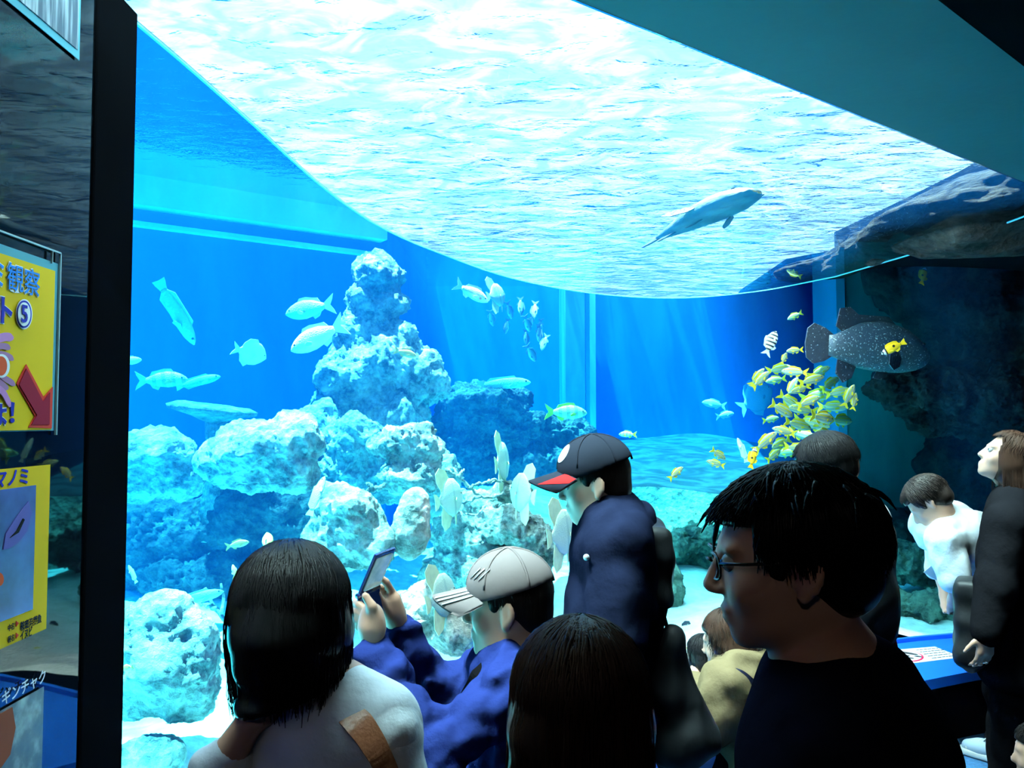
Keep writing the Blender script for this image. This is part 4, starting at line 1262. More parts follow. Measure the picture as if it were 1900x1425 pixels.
class Fr:
    """adds shapes given in a scaled local frame to an SDF"""
    def __init__(self, s, M, h):
        self.s, self.M, self.h = s, M, h
        self.R = M.to_3x3()
    def p(self, q):
        return np.array(self.M @ (Vector(q) * self.h))
    def ell(self, c, r, k=0.03, rot=None, sub=False):
        R = self.R @ Euler(rot).to_matrix() if rot else self.R
        self.s.ell(self.p(c), np.array(r) * self.h, k * self.h, R.to_euler(), sub); return self
    def cone(self, a, b, r1, r2, k=0.03):
        self.s.cone(self.p(a), self.p(b), r1 * self.h, r2 * self.h, k * self.h); return self
    def boxx(self, c, hh, r, k=0.03, rot=None, sub=False):
        R = self.R @ Euler(rot).to_matrix() if rot else self.R
        self.s.boxx(self.p(c), np.array(hh) * self.h, r * self.h, k * self.h, R.to_euler(), sub); return self
    def plane(self, p, n):
        self.s.plane(self.p(p), np.array(self.R @ Vector(n))); return self

def add_head(s, M, h):
    f = Fr(s, M, h)
    f.ell((0, -0.06, 0.12), (0.345, 0.43, 0.385), 0.05)
    f.ell((0, 0.10, -0.10), (0.285, 0.30, 0.36), 0.12)
    f.ell((0, 0.16, -0.32), (0.20, 0.20, 0.16), 0.12)
    f.ell((0, 0.30, -0.43), (0.085, 0.07, 0.065), 0.10)
    for sx in (-1, 1):
        f.ell((sx * 0.165, 0.27, -0.13), (0.11, 0.10, 0.11), 0.08)
        f.ell((sx * 0.13, 0.345, 0.105), (0.12, 0.05, 0.04), 0.06)
    for sx in (-1, 1):
        f.ell((sx * 0.135, 0.425, 0.02), (0.075, 0.055, 0.05), 0.05, sub=True)
    f.cone((0, 0.385, 0.06), (0, 0.478, -0.125), 0.032, 0.042, 0.05)
    f.ell((0, 0.43, -0.15), (0.075, 0.05, 0.032), 0.03)
    f.ell((0, 0.385, -0.265), (0.10, 0.045, 0.028), 0.035)
    f.ell((0, 0.375, -0.325), (0.085, 0.045, 0.03), 0.035)
    for sx in (-1, 1):
        f.ell((sx * 0.365, -0.04, -0.03), (0.035, 0.085, 0.135), 0.03, rot=(0.15, 0, sx * 0.45))
        f.ell((sx * 0.40, -0.02, 0.0), (0.02, 0.04, 0.07), 0.02, sub=True)
        f.ell((sx * 0.355, 0.0, -0.15), (0.03, 0.04, 0.05), 0.03)

def eyes(M, h, parent):
    for sx in (-1, 1):
        bm = bmesh.new()
        bmesh.ops.create_uvsphere(bm, u_segments=12, v_segments=8, radius=0.06 * h)
        o = bm_obj('eye', bm, M_EYEW, parent, smooth=True)
        o.matrix_world = M @ Matrix.Translation(Vector((sx * 0.135, 0.345, 0.02)) * h)
        bm = bmesh.new()
        bmesh.ops.create_uvsphere(bm, u_segments=10, v_segments=6, radius=0.030 * h)
        q = bm_obj('iris', bm, M_EYEB, o, smooth=True)
        q.location = (0, 0.038 * h, 0)

def unit(v):
    v = np.array(v, float)
    return v / max(np.linalg.norm(v), 1e-9)

def add_hand(s, wrist, d, n, size, side=1, curl=0.35, thumb_out=0.7, spread=0.10):
    """d: the way the fingers point, n: out of the back of the hand, side: +1 if the thumb lies along d x n"""
    d, n = unit(d), unit(n)
    n = unit(n - d * (n @ d))
    t = np.cross(d, n) * side
    w = np.array(wrist, float)
    S = size
    pal = w + d * 0.26 * S
    s.cone(w, w + d * 0.16 * S, 0.13 * S, 0.15 * S, 0.03)
    for off in (-0.13, -0.045, 0.045, 0.13):
        s.cone(w + d * 0.10 * S + t * off * 0.7 * S, w + d * 0.50 * S + t * off * 1.25 * S, 0.085 * S, 0.072 * S, 0.02)
    lens = {0.165: 0.42, 0.058: 0.47, -0.052: 0.44, -0.158: 0.35}
    for off, ln in lens.items():
        base = w + d * 0.50 * S + t * off * S
        a, p = 0.0, base
        r = 0.052 * S
        dd = unit(d + t * off * spread * 4)
        for k, q in enumerate((0.45, 0.32, 0.23)):
            a += curl * (0.7 if k == 0 else 1.0)
            v = dd * math.cos(a) - n * math.sin(a)
            p2 = p + v * ln * q * S
            s.cone(p, p2, r, r * 0.9, 0.006)
            r *= 0.9
            p = p2
    p = w + d * 0.14 * S + t * 0.13 * S
    v1 = unit(d * (1 - thumb_out * 0.5) + t * thumb_out - n * 0.25)
    p2 = p + v1 * 0.22 * S
    s.cone(p, p2, 0.075 * S, 0.06 * S, 0.02)
    v2 = unit(v1 + d * 0.35 - n * 0.15 * curl)
    p3 = p2 + v2 * 0.17 * S
    s.cone(p2, p3, 0.058 * S, 0.05 * S, 0.008)
    s.cone(p3, p3 + unit(v2 + d * 0.15) * 0.13 * S, 0.05 * S, 0.042 * S, 0.006)

def strands(M, h, n, style, seed, hang=0.0, rx=0.42, ry=0.50, rz=0.45, r=0.010, face=0.9, lift=0.0, cz=0.13, wave=0.02, front=62, side=100):
    """hair strands flowing from the crown over the head; returns verts, quads"""
    rng = random.Random(seed)
    V, Fq = [], []
    for i in range(n):
        phi = rng.uniform(-PI, PI)            # 0 = forward
        th0 = math.radians(rng.uniform(2, 70))
        fr = max(0.0, math.cos(phi))
        fr = fr ** 0.7
        th1 = math.radians(side + (front - side) * (1 if fr > face * 0.75 else fr * 0.4) + rng.uniform(-8, 8))
        if th0 > th1 - 0.3:
            th0 = max(0.02, th1 - 0.6)
        pts = []
        m = 8
        ph = phi + rng.uniform(-0.15, 0.15)
        for k in range(m):
            t = k / (m - 1)
            th = th0 + (th1 - th0) * t
            p2 = ph + (phi - ph) * t + wave * math.sin(t * 5 + i)
            e = 1.0 + rng.uniform(-0.01, 0.015) + lift * t * t * rng.uniform(0.2, 1.0)
            pts.append(Vector((rx * e * math.sin(th) * math.sin(p2), -0.06 + ry * e * math.sin(th) * math.cos(p2), cz + rz * e * math.cos(th))))
        W = [M @ (q * h) for q in pts]
        if hang > 0 and fr < 0.82:
            L_ = hang * h * rng.uniform(0.85, 1.05)
            c = M @ (Vector((0, -0.06, 0)) * h)
            last = W[-1]
            for k in range(1, 6):
                t = k / 5
                q = last + Vector((0, 0, -1)) * L_ * t
                inw = (Vector((c.x, c.y, 0)) - Vector((last.x, last.y, 0))) * ((0.16 * t ** 3 - 0.05 * t) if style == 'bob' else -0.08 * t)
                W.append(q + inw + Vector((rng.uniform(-1, 1), rng.uniform(-1, 1), 0)) * 0.004)
        rr = r * h * rng.uniform(0.6, 1.2)
        o = len(V)
        mm = len(W)
        for k, p in enumerate(W):
            tdir = (W[min(k + 1, mm - 1)] - W[max(k - 1, 0)])
            if tdir.length < 1e-9: tdir = Vector((0, 0, -1))
            tdir.normalize()
            c = M.translation
            out = (p - c).normalized()
            sd = tdir.cross(out)
            if sd.length < 1e-6: sd = Vector((1, 0, 0))
            sd.normalize(); out = sd.cross(tdir)
            q = rr * (1.0 - 0.85 * (k / (mm - 1)) ** 2)
            V += [p + sd * q * 1.6, p + out * q, p - sd * q * 1.6, p - out * q]
        for k in range(mm - 1):
            for j in range(4):
                Fq.append((o + k * 4 + j, o + k * 4 + (j + 1) % 4, o + (k + 1) * 4 + (j + 1) % 4, o + (k + 1) * 4 + j))
    return np.array([tuple(v) for v in V]), np.array(Fq, np.int32)

def hair_obj(name, s, hv, M, h, material, parent, st=None, disp=None):
    v, f = s.mesh(hv, disp)
    v = smooth_verts(v, f, 1)
    if st is not None:
        v2, f2 = st
        f = np.vstack([f, f2 + len(v)])
        v = np.vstack([v, v2])
    return mesh_obj(name, v, f, material, parent, smooth=True)

def short_hair(M, h, material, parent, seed=1, n=420, lift=0.12, hv=0.006, front=62, side=104, vol=1.0, name='hair'):
    s = SDF(); f = Fr(s, M, h)
    f.ell((0, -0.065, 0.145), (0.395 * vol, 0.475 * vol, 0.405 * vol), 0.02)
    f.ell((0, -0.25, -0.10), (0.30, 0.25, 0.25), 0.08)
    f.boxx((0, 0.62, -0.22), (0.6, 0.42, 0.42), 0.02, 0.04, sub=True)
    for sx in (-1, 1):
        f.ell((sx * 0.40, 0.0, -0.07), (0.12, 0.10, 0.16), 0.03, sub=True)
    f.plane((0, 0, -0.30), (0, 0.25, -1))
    st = strands(M, h, n, 'short', seed, 0.0, 0.385 * vol, 0.465 * vol, 0.40 * vol, lift=lift, cz=0.145, front=front, side=side)
    return hair_obj(name, s, hv, M, h, material, parent, st)

def long_hair(M, h, material, parent, seed=1, hang=0.9, n=420, hv=0.007, style='long', vol=1.0, drop=None, face=True, face_c=(0, 0.52, -0.22)):
    s = SDF(); f = Fr(s, M, h)
    f.ell((0, -0.06, 0.13), (0.40 * vol, 0.48 * vol, 0.43 * vol), 0.02)
    L_ = hang
    f.ell((0, -0.10, -0.12), (0.41 * vol, 0.42 * vol, 0.40), 0.10)
    base = np.array(M @ (Vector((0, -0.14, -0.1)) * h))
    Rz = (0, 0, M.to_euler().z)
    k = 0
    while k * 0.25 < L_:
        c = base + np.array([0, 0, -1]) * (k * 0.25 * h)
        w = 0.395 * vol if style == 'bob' else 0.40 * vol + 0.03 * k
        s.ell(c, np.array([w, 0.36 if style == 'bob' else 0.28, 0.22]) * h, 0.10 * h, Rz)
        k += 1
    if face:
        f.boxx(face_c, (0.235, 0.36, 0.40), 0.03, 0.05, sub=True)
    z = M @ (Vector((0, 0, -0.1)) * h)
    s.plane((0, 0, z.z - L_ * h), (0, 0, -1)) if drop is None else s.plane(*drop)
    st = strands(M, h, n, style, seed, hang, 0.40 * vol, 0.48 * vol, 0.43 * vol, side=96)
    return hair_obj('hair', s, hv, M, h, material, parent, st)

def joints(H, pos, yaw, lean=(0, 0), child=False):
    """default standing pose; lean = (forward, sideways) in metres at shoulder height"""
    a = math.radians(yaw)
    r = np.array([math.cos(a), math.sin(a), 0]); f = np.array([-math.sin(a), math.cos(a), 0])
    p0 = np.array([pos[0], pos[1], pos[2] if len(pos) > 2 else 0.0])
    def P(x, y, z):
        t = max(0.0, (z - 0.5)) / 0.32
        return p0 + r * (x * H + lean[1] * t) + f * (y * H + lean[0] * t) + np.array([0, 0, z * H])
    hs = 0.155 if child else 0.137
    J = dict(r=r, f=f, H=H, h=hs * H, yaw=yaw,
             hip=P(0, 0, .52), waist=P(0, .005, .615), chest=P(0, .0, .725), neck=P(0, -.012, .815 if not child else .79),
             head=P(0, .015, 1 - hs * 0.52),
             hipL=P(-.052, 0, .50), hipR=P(.052, 0, .50), kneeL=P(-.055, .015, .28), kneeR=P(.055, .015, .28), ankL=P(-.055, -.01, .045), ankR=P(.055, -.01, .045))
    zs = .80 if not child else .765
    for s_, x in (('L', -1), ('R', 1)):
        J['sh' + s_] = P(x * .108, 0, zs); J['el' + s_] = P(x * .135, -.02, zs - .175); J['wr' + s_] = P(x * .145, .04, zs - .32)
    return J

def spine_ells(s, J, e, rad, k=0.06, zs=0.075):
    """torso as ellipsoids along the spine"""
    H = J['H']
    pts = [J['hip'], J['waist'], J['chest'], (J['shL'] + J['shR']) / 2 * 0.75 + J['neck'] * 0.25]
    r = unit(J['shR'] - J['shL'])
    for i, p in enumerate(pts):
        up = unit(pts[min(i + 1, 3)] - pts[max(i - 1, 0)])
        rr = unit(r - up * (r @ up)); ff = np.cross(up, rr)
        M = Matrix(((rr[0], ff[0], up[0]), (rr[1], ff[1], up[1]), (rr[2], ff[2], up[2])))
        w, d = rad[i]
        s.ell(p, (w * H + e, d * H + e, zs * H + e), k, M.to_euler())
        if i < 3:
            q = (p + pts[i + 1]) / 2
            w2, d2 = (rad[i][0] + rad[i + 1][0]) / 2, (rad[i][1] + rad[i + 1][1]) / 2
            s.ell(q, (w2 * H + e, d2 * H + e, zs * H + e), k, M.to_euler())
TORSO = [(.100, .075), (.086, .066), (.100, .072), (.092, .056)]

def person(label, J, headM, skin=M_SKIN, vox=0.007, hands=True, handspec=None, name='person', nohand=(), group=None):
    H, h = J['H'], J['h']
    s = SDF()
    add_head(s, headM, h)
    hb = np.array(headM @ (Vector((0, -0.10, -0.28)) * h))
    s.cone(hb, J['neck'], 0.215 * h, 0.25 * h, 0.03)
    spine_ells(s, J, -0.006, TORSO)
    for q in 'LR':
        s.cone(J['neck'], J['sh' + q], .03 * H, .033 * H, .04)
        s.chain([J['sh' + q], J['el' + q], J['wr' + q]], [.032 * H, .025 * H, .0165 * H], 0.02)
        s.chain([J['hip' + q], J['knee' + q], J['ank' + q]], [.05 * H, .033 * H, .022 * H], 0.03)
        s.cone(J['ank' + q], J['ank' + q] + J['f'] * .07 * H + np.array([0, 0, -.022 * H]), .022 * H, .018 * H, 0.02)
        if q not in nohand:
            hs = (handspec or {}).get(q)
            d = unit(J['wr' + q] - J['el' + q])
            if hs is None:
                n = (1 if q == 'R' else -1) * J['r']
                add_hand(s, J['wr' + q], d, n, 0.108 * H, side=(1 if q == 'R' else -1) , curl=0.3)
            else:
                add_hand(s, J['wr' + q], hs.get('d', d), hs['n'], hs.get('size', 0.108 * H), hs.get('side', 1), hs.get('curl', 0.4), hs.get('thumb', 0.7))
    o = sdf_obj(name, s, vox, skin)
    tag(o, label, 'person', group)
    return o

def top(name, J, parent, material, e=0.014, sleeve=1.0, vox=0.009, fold=0.003, rad=TORSO, hem=0.0, collar=0.0, arms='LR', loose=1.0, k=0.06, seed=0, cuff=None, fr=26):
    H = J['H']
    s = SDF()
    spine_ells(s, J, e, rad, k)
    if hem:
        s.ell(J['hip'] - np.array([0, 0, hem]), (.104 * H + e, .080 * H + e, 0.06 * H + e), 0.08, (0, 0, math.radians(J['yaw'])))
    for q in 'LR':
        s.cone(J['neck'] + np.array([0, 0, -.012 * H]), J['sh' + q], .030 * H + e * 0.5, .036 * H + e, .05)
        if q in arms:
            if sleeve >= 1.0:
                s.chain([J['sh' + q], J['el' + q], J['wr' + q]], [(.036 * H + e) * loose, (.029 * H + e) * loose, (.021 * H + e * .9) * loose], 0.03)
            else:
                m = J['sh' + q] + (J['el' + q] - J['sh' + q]) * sleeve
                s.cone(J['sh' + q], m, (.036 * H + e) * loose, (.033 * H + e) * loose, 0.03)
    if collar:
        s.cone(J['neck'] + np.array([0, 0, -.01]), J['neck'] + np.array([0, 0, collar]), .042 * H, .040 * H, 0.02)
    def dsp(X, Y, Z):
        return crease(fr * 1.6, fold * 1.5, 4, seed)(X, Y, Z) + wavy(fr * 2.1, fold * 0.3, 6, seed + 6)(X, Y, Z)
    return sdf_obj(name, s, vox, material, parent, dsp if fold else None)

def trousers(J, parent, material, e=0.012, vox=0.012, name='trousers', seed=9, wide=1.0):
    H = J['H']
    s = SDF()
    s.ell(J['hip'], (.098 * H + e, .076 * H + e, .06 * H), 0.05, (0, 0, math.radians(J['yaw'])))
    for q in 'LR':
        s.chain([J['hip' + q], J['knee' + q], J['ank' + q]], [(.054 * H + e) * wide, (.040 * H + e) * wide, (.032 * H + e) * wide], 0.04)
    return sdf_obj(name, s, vox, material, parent, wavy(24, 0.005, 6, seed))

def shoes(J, parent, material, vox=0.008, name='shoe'):
    H = J['H']
    for q in 'LR':
        s = SDF()
        a = J['ank' + q].copy(); a[2] = max(a[2] - .02 * H, 0.035)
        z0 = a[2] - 0.035
        t = a + J['f'] * .085 * H; t[2] = z0 + 0.028
        hl = a - J['f'] * .02 * H; hl[2] = z0 + 0.032
        s.cone(hl, t, .030 * H * 0.75, .026 * H * 0.85, 0.02).cone(a, t, .028 * H, .022 * H, 0.03)
        s.plane((0, 0, z0 + 0.002), (0, 0, -1))
        sdf_obj(name, s, vox, material, parent)

def cap(M, h, parent, crown_m, brim_m, under_m, name='cap'):
    """a baseball cap worn on the head; returns the crown object and a function for points of the brim"""
    s = SDF(); f = Fr(s, M, h)
    f.ell((0, -0.045, 0.20), (0.41, 0.49, 0.42), 0.02)
    f.plane((0, 0, 0.16), (0, -0.22, -1))
    c = sdf_obj(name, s, 0.005, crown_m, parent)
    def bp(u, v, off=0.0):
        x = 0.375 * u * (1 - 0.22 * v * v)
        y = 0.30 * math.sqrt(max(0.0, 1 - (u * 0.86) ** 2)) + 0.06 + v * (0.47 * math.sqrt(max(0.0, 1 - (u * 0.80) ** 2)))
        z = 0.215 - 0.12 * u * u - 0.08 * v - 0.05 * u * u * v + off
        return M @ (Vector((x, y, z)) * h)
    nu, nv = 17, 8
    V = [bp(-1 + 2 * i / (nu - 1), j / (nv - 1), o) for o in (0.012, -0.012) for i in range(nu) for j in range(nv)]
    A = nu * nv
    Fq = []
    for i in range(nu - 1):
        for j in range(nv - 1):
            a = i * nv + j
            Fq.append((a, a + 1, a + nv + 1, a + nv)); Fq.append((A + a, A + a + nv, A + a + nv + 1, A + a + 1))
    edge = [i * nv + nv - 1 for i in range(nu)]
    for a, b in zip(edge[:-1], edge[1:]):
        Fq.append((a, A + a, A + b, b))
    b = mesh_obj('brim', V, Fq, brim_m, parent, smooth=True)
    b.data.materials.append(under_m)
    for k, p in enumerate(b.data.polygons):
        if k < 2 * (nu - 1) * (nv - 1) and k % 2 == 1:
            p.material_index = 1
    # crown seams and button
    def cp(th, ph, off=0.0):
        return M @ (Vector(((0.405 + off) * math.sin(th) * math.sin(ph), -0.045 + (0.485 + off) * math.sin(th) * math.cos(ph), 0.20 + (0.42 + off) * math.cos(th))) * h)
    for ph in (0.0, PI / 3, 2 * PI / 3, PI, -PI / 3, -2 * PI / 3):
        tube('seam', [cp(t * 0.165, ph, 0.0) for t in range(0, 10)], 0.0035, crown_m, b, seg=5)
    bm = bmesh.new(); bmesh.ops.create_uvsphere(bm, u_segments=10, v_segments=6, radius=0.035 * h)
    o = bm_obj('button', bm, crown_m, b, smooth=True); o.matrix_world = Matrix.Translation(cp(0.0, 0.0)) @ Matrix.Diagonal((1, 1, 0.5, 1))
    return c, bp, cp

def ribbon(name, pts, normals, width, th, material, parent):
    """a flat strap along pts; normals point away from what it lies on"""
    V, Fq = [], []
    n = len(pts)
    for i in range(n):
        t = unit(np.array(pts[min(i + 1, n - 1)]) - np.array(pts[max(i - 1, 0)]))
        nn = unit(normals[i]); sd = np.cross(t, nn) * width / 2
        p = np.array(pts[i])
        V += [p + sd, p - sd, p - sd + nn * th, p + sd + nn * th]
    for i in range(n - 1):
        for j in range(4):
            Fq.append((i * 4 + j, i * 4 + (j + 1) % 4, (i + 1) * 4 + (j + 1) % 4, (i + 1) * 4 + j))
    Fq += [(3, 2, 1, 0), tuple((n - 1) * 4 + j for j in range(4))]
    return mesh_obj(name, [tuple(v) for v in V], Fq, material, parent, smooth=False)

def wrap_strap(name, sdf, path, width, th, material, parent):
    """lay a strap path onto the surface of a garment sdf by marching outwards"""
    return ribbon(name, [p for p, n in path], [n for p, n in path], width, th, material, parent)

# ---- cloth colours
C_BLACK = fabric('black_cloth', (0.0016, 0.0016, 0.002), sheen=0.0)
C_NAVYBLK = fabric('navy_black_cloth', (0.004, 0.005, 0.011), sheen=0.05)
C_NAVYJ = fabric('navy_jacket_cloth', (0.0022, 0.003, 0.0075), rough=0.6, sheen=0.1)
C_NAVYH = fabric('blue_fleece', (0.005, 0.0085, 0.042), sheen=0.35, fold=0.4)
C_WHITE = fabric('white_cotton', (0.78, 0.80, 0.82), fold=0.3)
C_GREYT = fabric('pale_grey_jersey', (0.66, 0.72, 0.78), fold=0.25)
C_KHAKI = fabric('khaki_cotton', (0.055, 0.040, 0.022), fold=0.35)
C_BROWNL = plain('brown_leather', (0.13, 0.045, 0.02), rough=0.4, spec=0.4, noise=0.2, scale=12, bump=0.15, bscale=80)
C_BAG = plain('black_nylon', (0.0022, 0.0025, 0.003), rough=0.5, spec=0.05, bump=0.3, bscale=10)
C_TROUS = fabric('dark_trousers', (0.003, 0.003, 0.0045))
C_SHOE = fabric('dark_shoe', (0.01, 0.01, 0.012))

# ---------------------------------------------------------------- the girl with the bob
pH = at(532, 1150, 1.45)
J1 = joints(1.36, (pH[0] + 0.10, pH[1] - 0.02), 18, lean=(0.02, -0.02), child=True)
J1['head'] = pH
J1['shL'] = at(500, 1372, 1.50); J1['shR'] = at(716, 1345, 1.42); J1['neck'] = at(628, 1296, 1.45)
J1['elL'] = at(398, 1440, 1.40); J1['wrL'] = at(478, 1318, 1.385)
J1['elR'] = at(760, 1560, 1.40); J1['wrR'] = at(700, 1640, 1.60)
J1['chest'] = at(620, 1430, 1.47)
HM1 = frame(pH, 38, -14, 6)
p1 = person('girl with a glossy black bob, grey top and brown strap, seen from behind', J1, HM1, vox=0.006, handspec={'L': dict(d=at(530, 1288, 1.42) - J1['wrL'], n=(0.2, -0.9, -0.5), side=1, curl=0.25)})
long_hair(HM1, J1['h'] * 1.07, M_HAIRK, p1, 3, hang=0.80, n=900, hv=0.0055, style='bob', vol=1.12, drop=((at(540, 1300, 1.45)[0], 0, at(540, 1285, 1.45)[2]), (0.28, 0.0, -1)))
top('top', J1, p1, C_GREYT, e=0.010, sleeve=0.0, arms='', vox=0.007, fold=0.004, seed=2)
s = SDF().chain([J1['shL'], J1['elL']], [.052, .042], 0.03).cone(J1['elL'], J1['elL'] + (J1['wrL'] - J1['elL']) * 0.28, .040, .036, 0.03).chain([J1['shR'], J1['elR'], J1['wrR']], [.058, .05, .035], 0.03)
sdf_obj('sleeve', s, 0.007, C_GREYT, p1, wavy(40, 0.003, 6, 4))
nk = J1['neck'] + np.array([0, 0, -0.004])
tube('neckline', [nk + np.array([0.062 * math.cos(a), 0.055 * math.sin(a), 0.012 * math.sin(a) - 0.006 * math.cos(a)]) for a in [2 * PI * i / 24 for i in range(25)]], 0.0045, fabric('grey_jersey_rib', (0.40, 0.46, 0.52)), p1, seg=6)
trousers(J1, p1, C_TROUS); shoes(J1, p1, C_SHOE)
eyes(HM1, J1['h'], p1)
def strap_over(J, px_pts, d, width, material, parent, name='strap', th=0.004):
    P = catmull([at(*q) for q in px_pts], 6)
    nn = [unit(EYE + np.array([0, 0, 0.6]) - p) for p in P]
    return ribbon(name, P, nn, width, th, material, parent)
strap_over(J1, [(610, 1318, 1.40), (640, 1322, 1.372), (668, 1345, 1.352), (695, 1385, 1.345), (715, 1425, 1.345), (735, 1480, 1.345)], 1.3, 0.045, C_BROWNL, p1)

# ---------------------------------------------------------------- the child with the grey cap
pH = at(942, 1122, 1.92)
J2 = joints(1.28, (at(965, 1300, 1.92)[0], 1.95), 84, lean=(0.03, 0), child=True)
J2['head'] = pH
J2['neck'] = at(975, 1215, 1.93)
J2['shL'] = at(955, 1285, 1.80); J2['shR'] = at(915, 1245, 2.06)
J2['elL'] = at(800, 1400, 1.72); J2['wrL'] = at(692, 1212, 1.80)
J2['elR'] = at(815, 1300, 2.06); J2['wrR'] = at(742, 1172, 1.98)
J2['chest'] = at(965, 1380, 1.93)
HM2 = frame(pH, 84, -4, 0)
h2 = 0.213
s = SDF(); add_head(s, HM2, h2)
hb = np.array(HM2 @ (Vector((0, -0.10, -0.28)) * h2))
s.cone(hb, J2['neck'], 0.25 * h2, 0.27 * h2, 0.04)
spine_ells(s, J2, -0.006, TORSO)
for q in 'LR':
    s.chain([J2['sh' + q], J2['el' + q], J2['wr' + q]], [.04, .032, .023], 0.02)
    s.chain([J2['hip' + q], J2['knee' + q], J2['ank' + q]], [.06, .042, .028], 0.03)
# near (left) hand: palm, thumb up against the clamshell, fingers wrapped behind it
s.chain([J2['wrL'], at(690, 1165, 1.80), at(690, 1140, 1.805)], [.023, .027, .022], 0.015)
s.ell(at(690, 1152, 1.81), (.026, .018, .036), 0.015)
s.chain([at(697, 1150, 1.79), at(690, 1126, 1.785), at(678, 1106, 1.79)], [.014, .0105, .009], 0.008)
for k, (x, y) in enumerate([(664, 1122), (660, 1136), (660, 1150), (664, 1163)]):
    s.chain([at(688, 1140 + 9 * k, 1.815), at(x + 2, y, 1.84), at(x - 6, y - 5, 1.862)], [.0095, .009, .0075], 0.004)
# far (right) hand
s.chain([J2['wrR'], at(731, 1140, 1.97), at(725, 1115, 1.96)], [.024, .026, .022], 0.015)
s.ell(at(727, 1124, 1.96), (.022, .020, .036), 0.015)
for x0, y0, x1, y1, x2, y2, dz in [(727, 1098, 716, 1080, 701, 1067, 0.0), (718, 1104, 707, 1092, 694, 1082, 0.015), (715, 1114, 703, 1106, 690, 1100, 0.025), (714, 1124, 702, 1120, 690, 1116, 0.03)]:
    s.chain([at(x0, y0, 1.955 + dz), at(x1, y1, 1.935 + dz), at(x2, y2, 1.925 + dz)], [.0095, .009, .0075], 0.004)
s.chain([at(722, 1140, 1.945), at(708, 1118, 1.925), at(700, 1100, 1.915)], [.013, .010, .0085], 0.008)
p2 = sdf_obj('person', s, 0.0045, M_SKIN)
tag(p2, 'child in grey cap and navy hoodie raising a clamshell device', 'person')
eyes(HM2, h2, p2)
short_hair(HM2, h2, M_HAIRD, p2, 5, n=300, lift=0.02, side=112, vol=0.97)
C_CAPG = fabric('grey_cap_cloth', (0.115, 0.095, 0.095), fold=0.08, noise=0.05)
C_CAPW = fabric('white_cap_stripe', (0.80, 0.80, 0.78), fold=0.02, noise=0.02)
c, bp, cp = cap(HM2, h2, p2, C_CAPG, C_CAPG, C_CAPG)
for u0 in (-0.34, -0.50, -0.66):
    pts = [np.array(bp(u0, 0.97 - 0.97 * t / 8, 0.016)) for t in range(9)] + [np.array(cp(1.30 - 0.06 * t, -(0.42 + (abs(u0) - 0.3) * 1.1 + 0.05 * t), 0.006)) for t in range(1, 7)]
    ribbon('stripe', pts, [unit(np.array(HM2.to_3x3() @ Vector((-0.3, 0, 1))))] * len(pts), 0.0085, 0.001, C_CAPW, p2)
J2b = dict(J2)
J2b['wrL'] = J2['wrL'] + (J2['elL'] - J2['wrL']) * 0.02; J2b['wrR'] = J2['wrR'] + (J2['elR'] - J2['wrR']) * 0.05
top('hoodie', J2b, p2, C_NAVYH, e=0.020, fold=0.010, seed=11, vox=0.007, hem=0.03, loose=1.05, fr=40)
s = SDF(); f = Fr(s, frame(J2['neck'], 84), 1.0)
f.ell((0, -0.06, 0.0), (0.085, 0.06, 0.05), 0.03).ell((0, 0.02, -0.005), (0.075, 0.06, 0.030), 0.03)
sdf_obj('hood', s, 0.008, C_NAVYH, p2, wavy(30, 0.005, 6, 3))
trousers(J2, p2, C_TROUS); shoes(J2, p2, C_SHOE)
# dark shoulder strap of the child
strap_over(J2, [(905, 1238, 1.84), (880, 1262, 1.82), (858, 1290, 1.85), (835, 1320, 1.92)], 1.8, 0.035, C_BLACK, p2)
